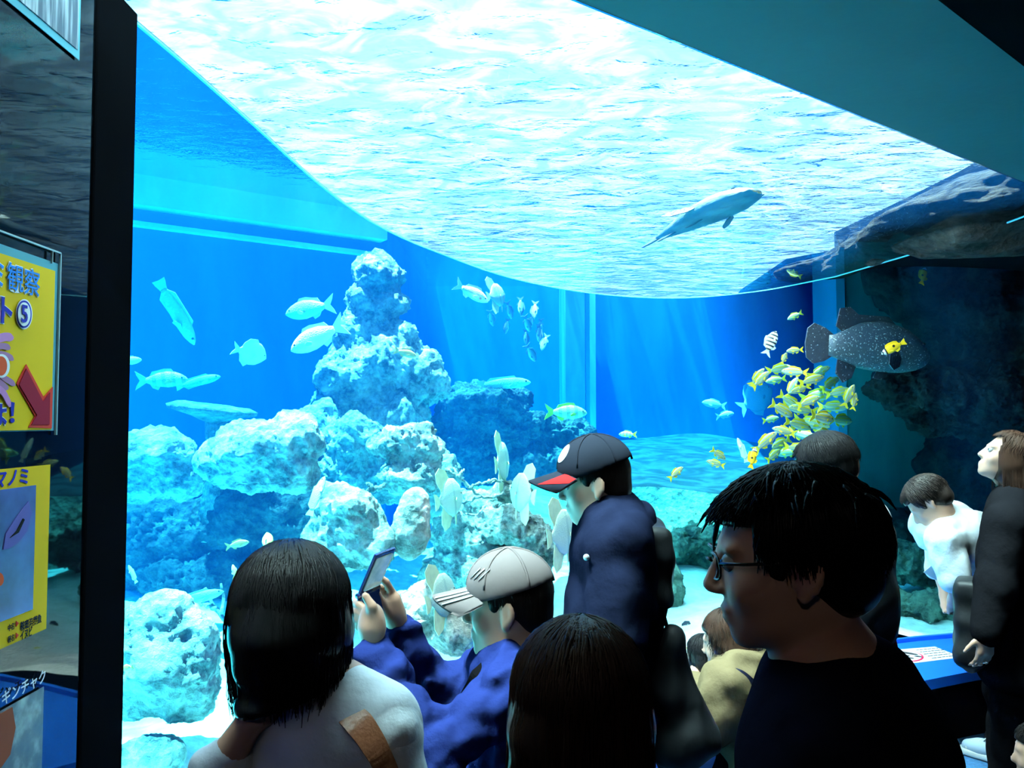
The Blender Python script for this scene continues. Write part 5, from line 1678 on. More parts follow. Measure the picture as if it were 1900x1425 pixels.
# clamshell
def clamshell():
    M_BODY = plain('clamshell_blue', (0.006, 0.02, 0.10), rough=0.2, spec=0.6)
    M_SCR, nt_, b_ = mat('clamshell_screen')
    tn_ = N(nt_, 'ShaderNodeTexNoise', Scale=40.0, Detail=3.0); tc_ = N(nt_, 'ShaderNodeTexCoord'); L(nt_, tc_.outputs['Object'], tn_.inputs['Vector'])
    rp_ = N(nt_, 'ShaderNodeValToRGB'); rp_.color_ramp.elements[0].color = (0.02, 0.16, 0.22, 1); rp_.color_ramp.elements[1].color = (0.35, 0.62, 0.62, 1)
    L(nt_, tn_.outputs['Fac'], rp_.inputs['Fac']); L(nt_, rp_.outputs['Color'], b_.inputs['Emission Color']); b_.inputs['Emission Strength'].default_value = 0.45
    b_.inputs['Base Color'].default_value = (0.01, 0.02, 0.02, 1); b_.inputs['Roughness'].default_value = 0.1
    a = at(664, 1106, 1.84); b = a + np.array([0.38, 0.92, 0.05]) * 0.085     # hinge ends
    hx = unit(b - a); L_ = 0.085
    lid = unit(at(712, 1016, 1.84) - at(664, 1106, 1.84))
    lid = unit(lid - hx * (lid @ hx)); nl = np.cross(hx, lid)
    root = empty('clamshell', tuple(a)); tag(root, 'open blue clamshell handheld held up by the capped child', 'handheld device')
    def slab(name, o, u, v, n, su, sv, t, m, parent):
        R = Matrix(((u[0], v[0], n[0]), (u[1], v[1], n[1]), (u[2], v[2], n[2]))).to_4x4()
        bm = bmesh.new(); box_bm(bm, (0, 0, -t / 2), (su, sv, t / 2), 0.003)
        q = bm_obj(name, bm, m, parent); q.matrix_world = Matrix.Translation(Vector(o)) @ R
        return q
    bpy.context.view_layer.update()
    ld = slab('lid', a, hx, lid, nl, L_, 0.108, 0.008, M_BODY, root)
    bpy.context.view_layer.update()
    sg = 1 if nl @ (EYE - a) > 0 else -1
    slab('screen', a + hx * 0.008 + lid * 0.012 + nl * 0.0045 * sg, hx, lid, nl, L_ - 0.016, 0.085, 0.002, M_SCR, ld)
    lo = unit(np.array([0.25, 0.15, -1.0])); lo = unit(lo - hx * (lo @ hx)); nlo = np.cross(hx, lo)
    slab('keypad_half', a, hx, lo, nlo, L_, 0.072, 0.010, M_BODY, root)
    tube('hinge', [-hx * 0.002, hx * (L_ + 0.002)], 0.0065, M_BODY, root, seg=10)
clamshell()
bpy.context.view_layer.update()

# ---------------------------------------------------------------- walking man
pH = at(1102, 896, 2.40)
J3 = joints(1.60, (at(1140, 1200, 2.42)[0], 2.42), 88, lean=(0.03, 0))
J3['head'] = pH
J3['neck'] = at(1140, 962, 2.42)
J3['shL'] = at(1150, 1010, 2.26); J3['shR'] = at(1130, 1000, 2.58)
J3['chest'] = at(1150, 1075, 2.42)
J3['elL'] = at(1140, 1190, 2.20); J3['wrL'] = at(1110, 1330, 2.22)
J3['elR'] = at(1130, 1180, 2.66); J3['wrR'] = at(1090, 1300, 2.64)
HM3 = frame(pH, 88, -8, 0)
p3 = person('man walking past in black cap with red brim and dark navy jacket', J3, HM3, vox=0.0065)
eyes(HM3, J3['h'], p3)
short_hair(HM3, J3['h'], M_HAIRD, p3, 8, n=260, lift=0.01, side=112, vol=0.97)
C_CAPK = fabric('black_cap_cloth', (0.005, 0.006, 0.009), fold=0.05)
C_RED = fabric('red_cap_cloth', (0.75, 0.02, 0.02), fold=0.03, noise=0.04)
c, bp, cp = cap(HM3, J3['h'] * 1.05, p3, C_CAPK, C_CAPK, C_BLACK)
nu, nv = 9, 6
V = [bp(-0.99 + 0.38 * i / (nu - 1), 0.06 + 0.93 * j / (nv - 1) * (0.35 + 0.65 * (i / (nu - 1))) + 0.0, 0.02) for i in range(nu) for j in range(nv)]
mesh_obj('red_panel', V, [(i * nv + j, i * nv + j + 1, (i + 1) * nv + j + 1, (i + 1) * nv + j) for i in range(nu - 1) for j in range(nv - 1)], C_RED, p3, smooth=True)
V = [cp(0.98, -0.32, 0.016)] + [cp(0.98 + 0.30 * math.sin(a), -0.32 + 0.34 * math.cos(a), 0.012) for a in [2 * PI * i / 16 for i in range(16)]]
mesh_obj('badge', V, [(0, 1 + i, 1 + (i + 1) % 16) for i in range(16)], C_CAPW, p3, smooth=True)
top('jacket', J3, p3, C_NAVYJ, e=0.026, fold=0.009, seed=14, vox=0.009, hem=0.10, loose=1.1, collar=0.03, fr=20)
s = SDF(); f = Fr(s, frame(J3['neck'], 88), 1.0)
f.ell((0, -0.05, 0.0), (0.10, 0.075, 0.055), 0.03).ell((0.0, -0.105, -0.08), (0.10, 0.04, 0.08), 0.04).ell((0, 0.05, -0.02), (0.08, 0.05, 0.03), 0.03)
sdf_obj('hood', s, 0.009, C_NAVYJ, p3, wavy(26, 0.008, 6, 20))
trousers(J3, p3, C_TROUS); shoes(J3, p3, C_SHOE)
bm = bmesh.new(); bmesh.ops.create_uvsphere(bm, u_segments=10, v_segments=6, radius=0.009)
o = bm_obj('snap_button', bm, C_CAPW, p3, smooth=True); o.matrix_world = Matrix.Translation(Vector(at(1088, 1034, 2.20)))
# rucksack on his back
s = SDF(); f = Fr(s, frame(at(1205, 1040, 2.42), 88), 1.0)
f.boxx((0, 0.0, 0.0), (0.12, 0.025, 0.085), 0.03, 0.02).ell((0, -0.015, -0.04), (0.12, 0.05, 0.07), 0.03)
rk = sdf_obj('rucksack', s, 0.01, C_BAG, None, wavy(24, 0.005, 5, 2)); tag(rk, 'small black rucksack high on the walking man’s back', 'bag')
strap_over(J3, [(1165, 955, 2.27), (1185, 985, 2.24), (1205, 1030, 2.27), (1218, 1075, 2.33)], 2.3, 0.035, C_BAG, rk, 'shoulder_strap')
# black carrier bag hanging behind him
s = SDF()
B_ = [at(1243, 1205, 2.30), at(1250, 1260, 2.30), at(1262, 1330, 2.30), at(1258, 1385, 2.30)]
for p, w, d in zip(B_, (0.020, 0.055, 0.082, 0.078), (0.015, 0.03, 0.05, 0.05)):
    s.ell(p, (w, d, 0.06), 0.07)
s.ell(at(1295, 1350, 2.30), (0.035, 0.04, 0.05), 0.06)
cb = sdf_obj('carrier_bag', s, 0.009, C_BAG, None, lambda X, Y, Z: wavy(22, 0.010, 6, 8)(X, Y, Z) + wavy(50, 0.004, 6, 18)(X, Y, Z))
tag(cb, 'limp black carrier bag hanging behind the walking man', 'bag')
tube('handle', [at(1225, 1120, 2.30), at(1238, 1165, 2.30), at(1243, 1210, 2.30)], 0.006, C_BAG, cb)

# ---------------------------------------------------------------- long dark hair at the bottom centre
pH = at(1072, 1318, 1.15)
J4 = joints(1.31, (pH[0] - 0.01, 1.13), 8, child=True)
J4['head'] = pH
HM4 = frame(pH, 8, -6, 3)
p4 = person('person with long blackish-brown hair, back turned, at the bottom edge', J4, HM4, vox=0.008)
long_hair(HM4, J4['h'] * 1.02, M_HAIRB, p4, 9, hang=1.5, n=700, hv=0.007, vol=1.16, face=True)
top('jacket', J4, p4, C_BLACK, e=0.022, seed=5, vox=0.010)
trousers(J4, p4, C_TROUS, vox=0.014); shoes(J4, p4, C_SHOE)

# ---------------------------------------------------------------- man in glasses
pH = at(1466, 1036, 1.05)
J5 = joints(1.60, (at(1550, 1300, 1.08)[0], 1.08), 68)
J5['head'] = pH
J5['neck'] = at(1535, 1235, 1.06)
J5['shL'] = at(1535, 1430, 0.95); J5['shR'] = at(1598, 1368, 1.20)
J5['elL'] = at(1480, 1700, 0.94); J5['elR'] = at(1690, 1650, 1.22); J5['wrL'] = at(1350, 1850, 1.0); J5['wrR'] = at(1700, 1850, 1.3)
J5['chest'] = at(1580, 1490, 1.08)
HM5 = frame(pH, 80, -5, 0)
h5 = J5['h'] * 1.02
p5 = person('man in thin black glasses and navy tee close to us, tousled black hair', J5, HM5, vox=0.0055)
eyes(HM5, J5['h'], p5)
short_hair(HM5, h5, M_HAIRK, p5, 12, n=1500, lift=0.16, side=116, front=72, vol=1.0, hv=0.0055)
top('t_shirt', J5, p5, C_NAVYBLK, e=0.014, sleeve=0.75, vox=0.008, seed=7, fold=0.004)
trousers(J5, p5, C_TROUS, vox=0.014); shoes(J5, p5, C_SHOE)
M_FRAME = plain('glasses_frame', (0.01, 0.01, 0.012), rough=0.25, spec=0.6)
hh = J5['h']
gl = empty('glasses', tuple(HM5 @ (Vector((0, 0.42, 0.02)) * hh))); tag(gl, 'thin-rimmed black glasses worn by the man close to us', 'glasses')
def hp(x, y, z):
    return HM5 @ (Vector((x, y, z)) * hh)
for sx in (-1, 1):
    tube('rim', [hp(sx * (0.155 + 0.115 * math.cos(a)), 0.45 - 0.03 * abs(math.cos(a)), 0.01 + 0.075 * math.copysign(abs(math.sin(a)) ** 0.6, math.sin(a))) for a in [2 * PI * i / 20 for i in range(21)]], 0.0017, M_FRAME, gl, seg=6)
    tube('temple', [hp(sx * 0.27, 0.42, 0.04), hp(sx * 0.345, 0.30, 0.04), hp(sx * 0.385, 0.0, 0.04), hp(sx * 0.385, -0.10, -0.02)], 0.0022, M_FRAME, gl, seg=6)
    V = [hp(sx * (0.155 + 0.112 * math.cos(a)), 0.45 - 0.03 * abs(math.cos(a)), 0.01 + 0.072 * math.copysign(abs(math.sin(a)) ** 0.6, math.sin(a))) for a in [2 * PI * i / 20 for i in range(20)]]
    mesh_obj('lens', V, [tuple(range(20))], M_CLEAR, gl)
tube('bridge', [hp(-0.045, 0.45, 0.02), hp(0, 0.475, 0.03), hp(0.045, 0.45, 0.02)], 0.0018, M_FRAME, gl, seg=6)
for ch in gl.children:
    ch.matrix_parent_inverse = Matrix.Translation(-gl.location)
# fine chain at the neck
M_CHAIN = plain('silver_chain', (0.6, 0.6, 0.58), rough=0.25, metal=1.0)
tube('neck_chain', catmull([at(1470, 1345, 1.0), at(1484, 1308, 0.985), at(1508, 1278, 0.98), at(1540, 1262, 0.985)], 6), 0.0016, M_CHAIN, p5, seg=5)
# tousled tufts
rg = random.Random(77)
tv, tf = [], []
for k in range(150):
    ph = rg.uniform(-PI, PI); th = math.radians(rg.uniform(0, 62))
    base = Vector((0.37 * math.sin(th) * math.sin(ph), -0.06 + 0.45 * math.sin(th) * math.cos(ph), 0.14 + 0.385 * math.cos(th)))
    out = Vector((base.x, base.y + 0.06, base.z - 0.14)).normalized()
    flow = Vector((rg.uniform(-1, 1), rg.uniform(-0.9, 0.6), -0.2)).normalized()
    ln = rg.uniform(0.10, 0.26)
    pts = [HM5 @ ((base + out * (0.10 * t * (1 - 0.5 * t)) + flow * ln * t + Vector((0, 0, -0.12 * t * t))) * h5) for t in (0, 0.25, 0.5, 0.75, 1.0)]
    v_, f_ = tube_mesh(pts, [0.0055, 0.005, 0.004, 0.0028, 0.0006], 5)
    o_ = len(tv); tv += v_; tf += [tuple(i + o_ for i in q) for q in f_]
mesh_obj('hair_tufts', tv, tf, M_HAIRK, p5, smooth=True)

# ---------------------------------------------------------------- person in white shirt with dark backpack behind him
pH = at(1532, 868, 3.0)
J6 = joints(1.62, (at(1572, 1100, 3.05)[0], 3.05), 48, lean=(0.10, -0.02))
J6['head'] = pH
J6['neck'] = at(1570, 930, 3.05); J6['shL'] = at(1528, 975, 2.92); J6['shR'] = at(1612, 962, 3.16); J6['chest'] = at(1582, 1040, 3.05)
HM6 = frame(pH, 40, -22, 0)
p6 = person('dark-haired visitor in white shirt and maroon skirt behind the man in glasses', J6, HM6, vox=0.009)
short_hair(HM6, J6['h'] * 1.05, M_HAIRK, p6, 14, n=800, lift=0.13, side=112, vol=1.05, hv=0.008)
top('shirt', J6, p6, C_WHITE, e=0.016, seed=4, vox=0.011, collar=0.02)
C_MAROON = fabric('maroon_cloth', (0.035, 0.006, 0.010))
s = SDF()
s.cone(J6['hip'] + np.array([0, 0, 0.05]), J6['hip'] - np.array([0, 0, 0.42]), 0.16, 0.21, 0.05)
sdf_obj('skirt', s, 0.014, C_MAROON, p6, wavy(24, 0.008, 6, 6)); shoes(J6, p6, C_SHOE, vox=0.012)
s = SDF(); f = Fr(s, frame(at(1592, 1085, 2.92), 48), 1.0)
f.boxx((0, -0.02, 0.0), (0.10, 0.03, 0.18), 0.05, 0.03).ell((0, -0.06, -0.06), (0.12, 0.07, 0.12), 0.04)
bk = sdf_obj('backpack', s, 0.011, C_BAG, None, wavy(22, 0.006, 6, 9)); tag(bk, 'black backpack over the white shirt behind the man in glasses', 'bag')

# ---------------------------------------------------------------- boy bending over the ledge
pH = at(1722, 930, 3.82)
J7 = joints(1.56, (2.20, 3.92), 70)
J7['head'] = pH
J7['hip'] = at(1838, 1075, 3.92); J7['hipL'] = at(1832, 1092, 3.84); J7['hipR'] = at(1838, 1088, 4.0)
J7['waist'] = at(1812, 1020, 3.90); J7['chest'] = at(1778, 990, 3.88); J7['neck'] = at(1748, 962, 3.85)
J7['shL'] = at(1752, 1005, 3.70); J7['shR'] = at(1748, 980, 4.02)
J7['elL'] = at(1772, 1075, 3.66); J7['wrL'] = at(1772, 1110, 3.76); J7['elR'] = at(1745, 1060, 4.05); J7['wrR'] = at(1755, 1100, 3.95)
J7['kneeL'] = at(1855, 1235, 3.95); J7['kneeR'] = at(1862, 1232, 4.05); J7['ankL'] = np.array([2.50, 4.0, 0.06]); J7['ankR'] = np.array([2.55, 4.1, 0.06])
HM7 = frame(pH, 62, -48, 0)
p7 = person('boy in white shirt bending forward to look into the tank', J7, HM7, vox=0.009)
short_hair(HM7, J7['h'] * 1.04, M_HAIRD, p7, 17, n=600, lift=0.14, side=112, hv=0.008)
top('shirt', J7, p7, C_WHITE, e=0.018, sleeve=0.9, vox=0.010, seed=9, fold=0.008, loose=1.05)
trousers(J7, p7, C_TROUS); shoes(J7, p7, C_SHOE)
pp = [at(1728, 1050, 3.72), at(1748, 1062, 3.72), at(1772, 1070, 3.72)]
M_PAPER = plain('white_paper', (0.8, 0.82, 0.84), rough=0.8)
pa = ribbon('paper_sheet', catmull(pp, 4), [np.array([0.2, 0.75, 0.5])] * 9, 0.10, 0.0015, M_PAPER, None); tag(pa, 'thin white leaflet in the bending boy’s hand', 'paper')

# ---------------------------------------------------------------- woman standing at the right edge
pH = at(1868, 850, 3.55)
J8 = joints(1.60, (at(1880, 1200, 3.55)[0], 3.50), 78)
J8['head'] = pH
J8['neck'] = at(1893, 920, 3.55); J8['shL'] = at(1868, 975, 3.38); J8['shR'] = at(1888, 965, 3.66); J8['chest'] = at(1890, 1040, 3.52)
J8['elL'] = at(1848, 1090, 3.34); J8['wrL'] = at(1832, 1172, 3.32)
J8['hip'] = at(1885, 1190, 3.5); J8['ankL'] = np.array([at(1850, 1390, 3.6)[0], 3.52, 0.06]); J8['ankR'] = np.array([at(1885, 1390, 3.6)[0], 3.66, 0.06])
J8['kneeL'] = (J8['hipL'] + J8['ankL']) / 2; J8['kneeR'] = (J8['hipR'] + J8['ankR']) / 2
HM8 = frame(pH, 74, 24, 0)
p8 = person('woman in black with long brown hair looking up, at the frame edge', J8, HM8, vox=0.0075, handspec={'L': dict(d=(-0.12, 0.05, -1), n=(0.25, -1, 0), side=1, curl=0.35, size=0.175)})
eyes(HM8, J8['h'], p8)
long_hair(HM8, J8['h'] * 1.04, M_HAIRB, p8, 21, hang=1.9, n=420, hv=0.009, face_c=(0, 0.50, -0.10))
top('coat', J8, p8, C_BLACK, e=0.024, seed=3, vox=0.011, hem=0.12, loose=1.12)
trousers(J8, p8, C_BLACK, wide=1.25)
C_SNEAK = fabric('pale_blue_canvas', (0.42, 0.52, 0.62), fold=0.05, noise=0.04)
M_RUB = plain('white_rubber', (0.72, 0.74, 0.70), rough=0.5)
def sneaker(toe, heel, parent):
    toe, heel = np.array(toe, float), np.array(heel, float)
    d = unit(toe - heel)
    s = SDF()
    z = np.array([0, 0, 1])
    s.cone(heel + z * 0.055, heel + (toe - heel) * 0.55 + z * 0.05, 0.036, 0.036, 0.02).cone(heel + (toe - heel) * 0.5 + z * 0.05, toe - d * 0.04 + z * 0.042, 0.036, 0.032, 0.03).cone(heel + z * 0.06, heel + z * 0.12, 0.036, 0.036, 0.03)
    s.plane((0, 0, 0.028), (0, 0, -1))
    u = sdf_obj('sneaker', s, 0.006, C_SNEAK, parent)
    s = SDF().cone(heel + z * 0.02, toe - d * 0.035 + z * 0.02, 0.042, 0.042, 0.02)
    s.plane((0, 0, 0.034), (0, 0, 1)); s.plane((0, 0, 0.002), (0, 0, -1))
    sdf_obj('sole', s, 0.006, M_RUB, u)
    s = SDF().ell(toe - d * 0.045 + z * 0.042, (0.034, 0.034, 0.022), 0.01); sdf_obj('toe_cap', s, 0.006, M_RUB, u)
    sd = np.cross(d, z)
    for k in range(4):
        c = heel + (toe - heel) * (0.42 + 0.09 * k) + z * (0.094 - 0.006 * k)
        tube('lace', [c - sd * 0.022, c + z * 0.004, c + sd * 0.022], 0.003, M_RUB, u, seg=5)
sneaker(atz(1778, 1392, 0.0) + np.array([0, -0.02, 0]), atz(1865, 1420, 0.0), p8)
sneaker(atz(1850, 1372, 0.0), atz(1925, 1385, 0.0), p8)
ring = tube('ring', [np.array(J8['wrL']) + np.array([-0.025 + 0.009 * math.cos(a), -0.025 + 0.009 * math.sin(a), -0.118]) for a in [2 * PI * i / 12 for i in range(13)]], 0.0018, M_CHAIN, p8, seg=5)
# her dark shoulder bag
s = SDF(); f = Fr(s, frame(at(1800, 1150, 3.45), 60), 1.0)
f.boxx((0, 0, 0.0), (0.07, 0.03, 0.15), 0.03, 0.02).ell((0.0, 0, -0.12), (0.085, 0.05, 0.10), 0.04)
hb8 = sdf_obj('shoulder_bag', s, 0.011, C_BAG, None, wavy(22, 0.007, 6, 4)); tag(hb8, 'dark shoulder bag between the bending boy and the woman in black', 'bag')

# ---------------------------------------------------------------- crouching woman and children at the glass
pH = at(1352, 1190, 2.95)
J9 = joints(1.55, (at(1375, 1300, 2.9)[0], 2.9), 60)
dz = pH[2] - J9['head'][2]
for k in ('head', 'neck', 'chest', 'waist', 'hip', 'shL', 'shR', 'elL', 'elR', 'wrL', 'wrR', 'hipL', 'hipR'):
    J9[k] = J9[k] + np.array([0, 0, dz])
J9['head'] = pH
J9['neck'] = at(1378, 1245, 2.92); J9['shL'] = at(1345, 1275, 2.80); J9['shR'] = at(1412, 1262, 3.02); J9['chest'] = at(1392, 1320, 2.92); J9['waist'] = at(1405, 1380, 2.92); J9['hip'] = at(1420, 1440, 2.92)
J9['elL'] = at(1310, 1345, 2.78); J9['wrL'] = at(1290, 1275, 2.95); J9['elR'] = at(1400, 1340, 3.1); J9['wrR'] = at(1320, 1300, 3.12)
for q, sx in (('L', -1), ('R', 1)):
    J9['hip' + q] = J9['hip'] + J9['r'] * 0.08 * sx
    J9['knee' + q] = J9['hip' + q] + J9['f'] * 0.36 + np.array([0, 0, 0.14])
    J9['ank' + q] = J9['hip' + q] + J9['f'] * 0.12; J9['ank' + q][2] = 0.07
HM9 = frame(pH, 62, -12, 0)
p9 = person('woman in khaki jacket crouching by the glass with brown hair', J9, HM9, vox=0.009, nohand=('R',))
long_hair(HM9, J9['h'] * 1.02, M_HAIRB, p9, 31, hang=0.25, n=300, hv=0.009)
top('jacket', J9, p9, C_KHAKI, e=0.022, seed=13, vox=0.010, fold=0.011, loose=1.15, fr=24)
trousers(J9, p9, C_TROUS)
shoes(J9, p9, C_SHOE, vox=0.012)
C_STRIPE = fabric('striped_jersey', (0.6, 0.66, 0.7), fold=0.1)
def stripe_mat():
    m, nt, b = mat('striped_sleeve')
    tc = N(nt, 'ShaderNodeTexCoord')
    w = N(nt, 'ShaderNodeTexWave', Scale=22.0); w.bands_direction = 'DIAGONAL'
    L(nt, tc.outputs['Object'], w.inputs['Vector'])
    r = N(nt, 'ShaderNodeValToRGB'); r.color_ramp.elements[0].position = 0.35; r.color_ramp.elements[0].color = (0.04, 0.06, 0.12, 1); r.color_ramp.elements[1].position = 0.45; r.color_ramp.elements[1].color = (0.75, 0.8, 0.82, 1)
    L(nt, w.outputs['Fac'], r.inputs['Fac']); L(nt, r.outputs['Color'], b.inputs['Base Color'])
    b.inputs['Roughness'].default_value = 0.85
    return m
M_STRIPE = stripe_mat()
strap_over(J9, [(1338, 1258, 2.74), (1368, 1252, 2.745), (1395, 1268, 2.76), (1418, 1290, 2.80)], 2.8, 0.045, C_NAVYBLK, p9)

def child_at(label, px, py, d, H, yaw, hair, seed, cloth, pitch=-5):
    pH = at(px, py, d)
    J = joints(H, (pH[0], d), yaw, child=True)
    dz = pH[2] - J['head'][2]
    for k in list(J):
        if isinstance(J[k], np.ndarray) and J[k].shape == (3,) and k not in ('r', 'f'):
            J[k] = J[k] + np.array([0, 0, dz])
    for q in 'LR':
        t = J['hip' + q]
        if dz < -0.05:
            J['knee' + q] = t + J['f'] * 0.16 + np.array([0, 0, 0.05]); J['ank' + q] = t + J['f'] * 0.02
        J['ank' + q] = np.array([J['ank' + q][0], J['ank' + q][1], 0.05])
    J['head'] = pH
    M = frame(pH, yaw, pitch, 0)
    p = person(label, J, M, vox=0.009)
    return p, J, M
p10, J10, M10 = child_at('small child with a black bob squeezed beside the crouching woman', 1304, 1218, 3.05, 0.92, 40, M_HAIRK, 1, None)
long_hair(M10, J10['h'] * 1.04, M_HAIRK, p10, 41, hang=0.45, n=260, hv=0.009, style='bob')
top('striped_top', J10, p10, M_STRIPE, e=0.012, seed=2, vox=0.010, fold=0.003)
trousers(J10, p10, C_TROUS); shoes(J10, p10, C_SHOE, vox=0.012)
p11, J11, M11 = child_at('toddler with brown hair low at the glass behind the carrier bag', 1268, 1262, 3.3, 0.80, 20, M_HAIRB, 1, None)
short_hair(M11, J11['h'] * 1.03, hair_mat('light_brown_hair', (0.10, 0.05, 0.03)), p11, 43, n=260, lift=0.05, hv=0.009, side=112)
top('top', J11, p11, fabric('blue_cotton', (0.10, 0.25, 0.65)), e=0.012, seed=2, vox=0.012, fold=0.003)
trousers(J11, p11, C_TROUS); shoes(J11, p11, C_SHOE, vox=0.012)
p12, J12, M12 = child_at('child at the lowest corner with only an ear showing', 1935, 1400, 2.2, 1.0, 60, M_HAIRD, 1, None)
short_hair(M12, J12['h'] * 1.03, M_HAIRD, p12, 47, n=260, lift=0.05, hv=0.009)
top('top', J12, p12, C_BLACK, e=0.012, seed=2, vox=0.012, fold=0.003)
trousers(J12, p12, C_TROUS); shoes(J12, p12, C_SHOE, vox=0.012)

# patterned bag and blue bundle
def pattern_mat():
    m, nt, b = mat('printed_bag_cloth')
    tc = N(nt, 'ShaderNodeTexCoord')
    vo = N(nt, 'ShaderNodeTexVoronoi', Scale=26.0); L(nt, tc.outputs['Object'], vo.inputs['Vector'])
    sp = N(nt, 'ShaderNodeSeparateColor'); L(nt, vo.outputs['Color'], sp.inputs[0])
    r = N(nt, 'ShaderNodeValToRGB'); r.color_ramp.interpolation = 'CONSTANT'
    els = r.color_ramp.elements
    els[0].position = 0.0; els[0].color = (0.01, 0.012, 0.03, 1)
    els[1].position = 0.42; els[1].color = (0.02, 0.08, 0.6, 1)
    for p, c in ((0.56, (0.8, 0.82, 0.85, 1)), (0.70, (0.6, 0.01, 0.02, 1)), (0.84, (0.05, 0.45, 0.5, 1)), (0.92, (0.01, 0.01, 0.02, 1))):
        e = els.new(p); e.color = c
    L(nt, sp.outputs[0], r.inputs['Fac']); L(nt, r.outputs['Color'], b.inputs['Base Color'])
    b.inputs['Roughness'].default_value = 0.6
    return m
s = SDF()
s.chain([at(1432, 1285, 2.62), at(1418, 1330, 2.60), at(1405, 1390, 2.60)], [0.028, 0.045, 0.04], 0.03)
s.boxx(at(1415, 1345, 2.63), (0.025, 0.03, 0.07), 0.02, 0.03, rot=(0, 0.25, 0))
pb = sdf_obj('printed_bag', s, 0.007, pattern_mat(), None, wavy(40, 0.005, 6, 3)); tag(pb, 'bag with a red, white and blue print behind the crouching woman', 'bag')
s = SDF().ell(at(1302, 1400, 2.55), (0.045, 0.03, 0.06), 0.03).ell(at(1280, 1425, 2.55), (0.05, 0.03, 0.04), 0.03)
bb = sdf_obj('blue_bundle', s, 0.008, fabric('light_blue_cloth', (0.22, 0.34, 0.75), fold=0.5), None, wavy(45, 0.008, 8, 10)); tag(bb, 'light blue bundle of cloth below the carrier bag', 'cloth')
# ================================================================== signs on the dark glass wall
WX = -0.848
def onwall(px, py, off=0.0):
    d = ray(px, py)
    return EYE + d * ((WX + off) / d[0])

def wall_quad(name, y0, y1, z0, z1, off, material, parent=None, th=0.0015):
    return box(name, (WX + off, y0, z0), (WX + off + th, y1, z1), material, parent)

def text_mesh(name, body, loc, size, material, parent, off=0.0, bold=0.0, align='RIGHT', shear=0.0, xs=1.0, rot=None):
    cu = bpy.data.curves.new(name, 'FONT')
    cu.body = body
    cu.size = size
    cu.offset = bold
    cu.align_x = align
    cu.extrude = 0.0003
    cu.resolution_u = 3
    t = bpy.data.objects.new(name, cu)
    COL.objects.link(t)
    bpy.context.view_layer.update()
    me = bpy.data.meshes.new_from_object(t.evaluated_get(bpy.context.evaluated_depsgraph_get()))
    bpy.data.objects.remove(t)
    me.materials.clear(); me.materials.append(material)
    o = bpy.data.objects.new(name, me)
    COL.objects.link(o)
    R = Matrix(((0, 0, 1), (1, 0, 0), (0, 1, 0))).to_4x4() if rot is None else rot
    o.matrix_world = Matrix.Translation(Vector(loc) + (Vector((off, 0, 0)) if rot is None else Vector((0, 0, 0)))) @ R @ Matrix.Diagonal((xs, 1, 1, 1))
    if parent is not None:
        o.parent = parent
        o.matrix_parent_inverse = parent.matrix_world.inverted()
    return o

def flat(name, pts, off, material, parent, th=0.0012):
    """a flat printed shape on the wall from (px, py) corner points"""
    P = [onwall(px, py, off) for px, py in pts]
    n = len(P)
    V = [tuple(p) for p in P] + [(p[0] + th, p[1], p[2]) for p in P]
    bm = bmesh.new()
    bv = [bm.verts.new(v) for v in V]
    bm.faces.new([bv[i] for i in range(n)][::-1]); bm.faces.new([bv[n + i] for i in range(n)])
    for i in range(n):
        bm.faces.new((bv[i], bv[(i + 1) % n], bv[n + (i + 1) % n], bv[n + i]))
    return bm_obj(name, bm, material, parent)

def paint(name, col, rough=0.5):
    return plain(name, col, rough=0.7, spec=0.08, noise=0.04, scale=10)
K_Y = paint('sign_yellow', (0.80, 0.52, 0.005)); K_Y2 = paint('sign_amber', (0.80, 0.50, 0.01))
K_BL = paint('sign_sky_blue', (0.02, 0.25, 0.80)); K_NV = paint('sign_navy', (0.02, 0.03, 0.40)); K_W = paint('sign_white', (0.85, 0.87, 0.88))
K_RED = paint('sign_dark_red', (0.30, 0.005, 0.03)); K_RED2 = paint('sign_red_edge', (0.70, 0.05, 0.03)); K_PINK = paint('sign_pink', (0.62, 0.25, 0.55)); K_MAU = paint('sign_mauve', (0.42, 0.20, 0.36))
K_OR = paint('sign_orange', (0.75, 0.10, 0.03)); K_K = paint('sign_black', (0.006, 0.006, 0.008)); K_FR = paint('sign_frame_blue', (0.10, 0.38, 0.48))

def sign_root(name, px, py, label):
    p = onwall(px, py)
    r = empty(name, (WX, p[1], p[2])); tag(r, label, 'sign')
    bpy.context.view_layer.update()
    return r
def adopt(r):
    bpy.context.view_layer.update()
    inv = r.matrix_world.inverted()
    for o in r.children:
        if o.matrix_parent_inverse == Matrix.Identity(4):
            o.matrix_parent_inverse = inv

# ---- upper poster
r = sign_root('framed_poster', 142, 110, 'pale-framed dark poster in the top corner above the yellow sign')
c = onwall(144, 112)
wall_quad('frame', c[1] - 0.30, c[1], c[2], c[2] + 0.40, 0.002, K_FR, r)
def streak_mat():
    m, nt, b = mat('poster_streaks')
    tc = N(nt, 'ShaderNodeTexCoord')
    mp = N(nt, 'ShaderNodeMapping'); mp.inputs['Scale'].default_value = (1, 70, 5)
    L(nt, tc.outputs['Object'], mp.inputs['Vector'])
    n = N(nt, 'ShaderNodeTexNoise', Scale=1.0, Detail=5.0); L(nt, mp.outputs['Vector'], n.inputs['Vector'])
    q = N(nt, 'ShaderNodeValToRGB'); q.color_ramp.elements[0].position = 0.45; q.color_ramp.elements[0].color = (0.015, 0.04, 0.08, 1); q.color_ramp.elements[1].position = 0.75; q.color_ramp.elements[1].color = (0.45, 0.55, 0.6, 1)
    L(nt, n.outputs['Fac'], q.inputs['Fac']); L(nt, q.outputs['Color'], b.inputs['Base Color'])
    b.inputs['Roughness'].default_value = 0.3
    return m
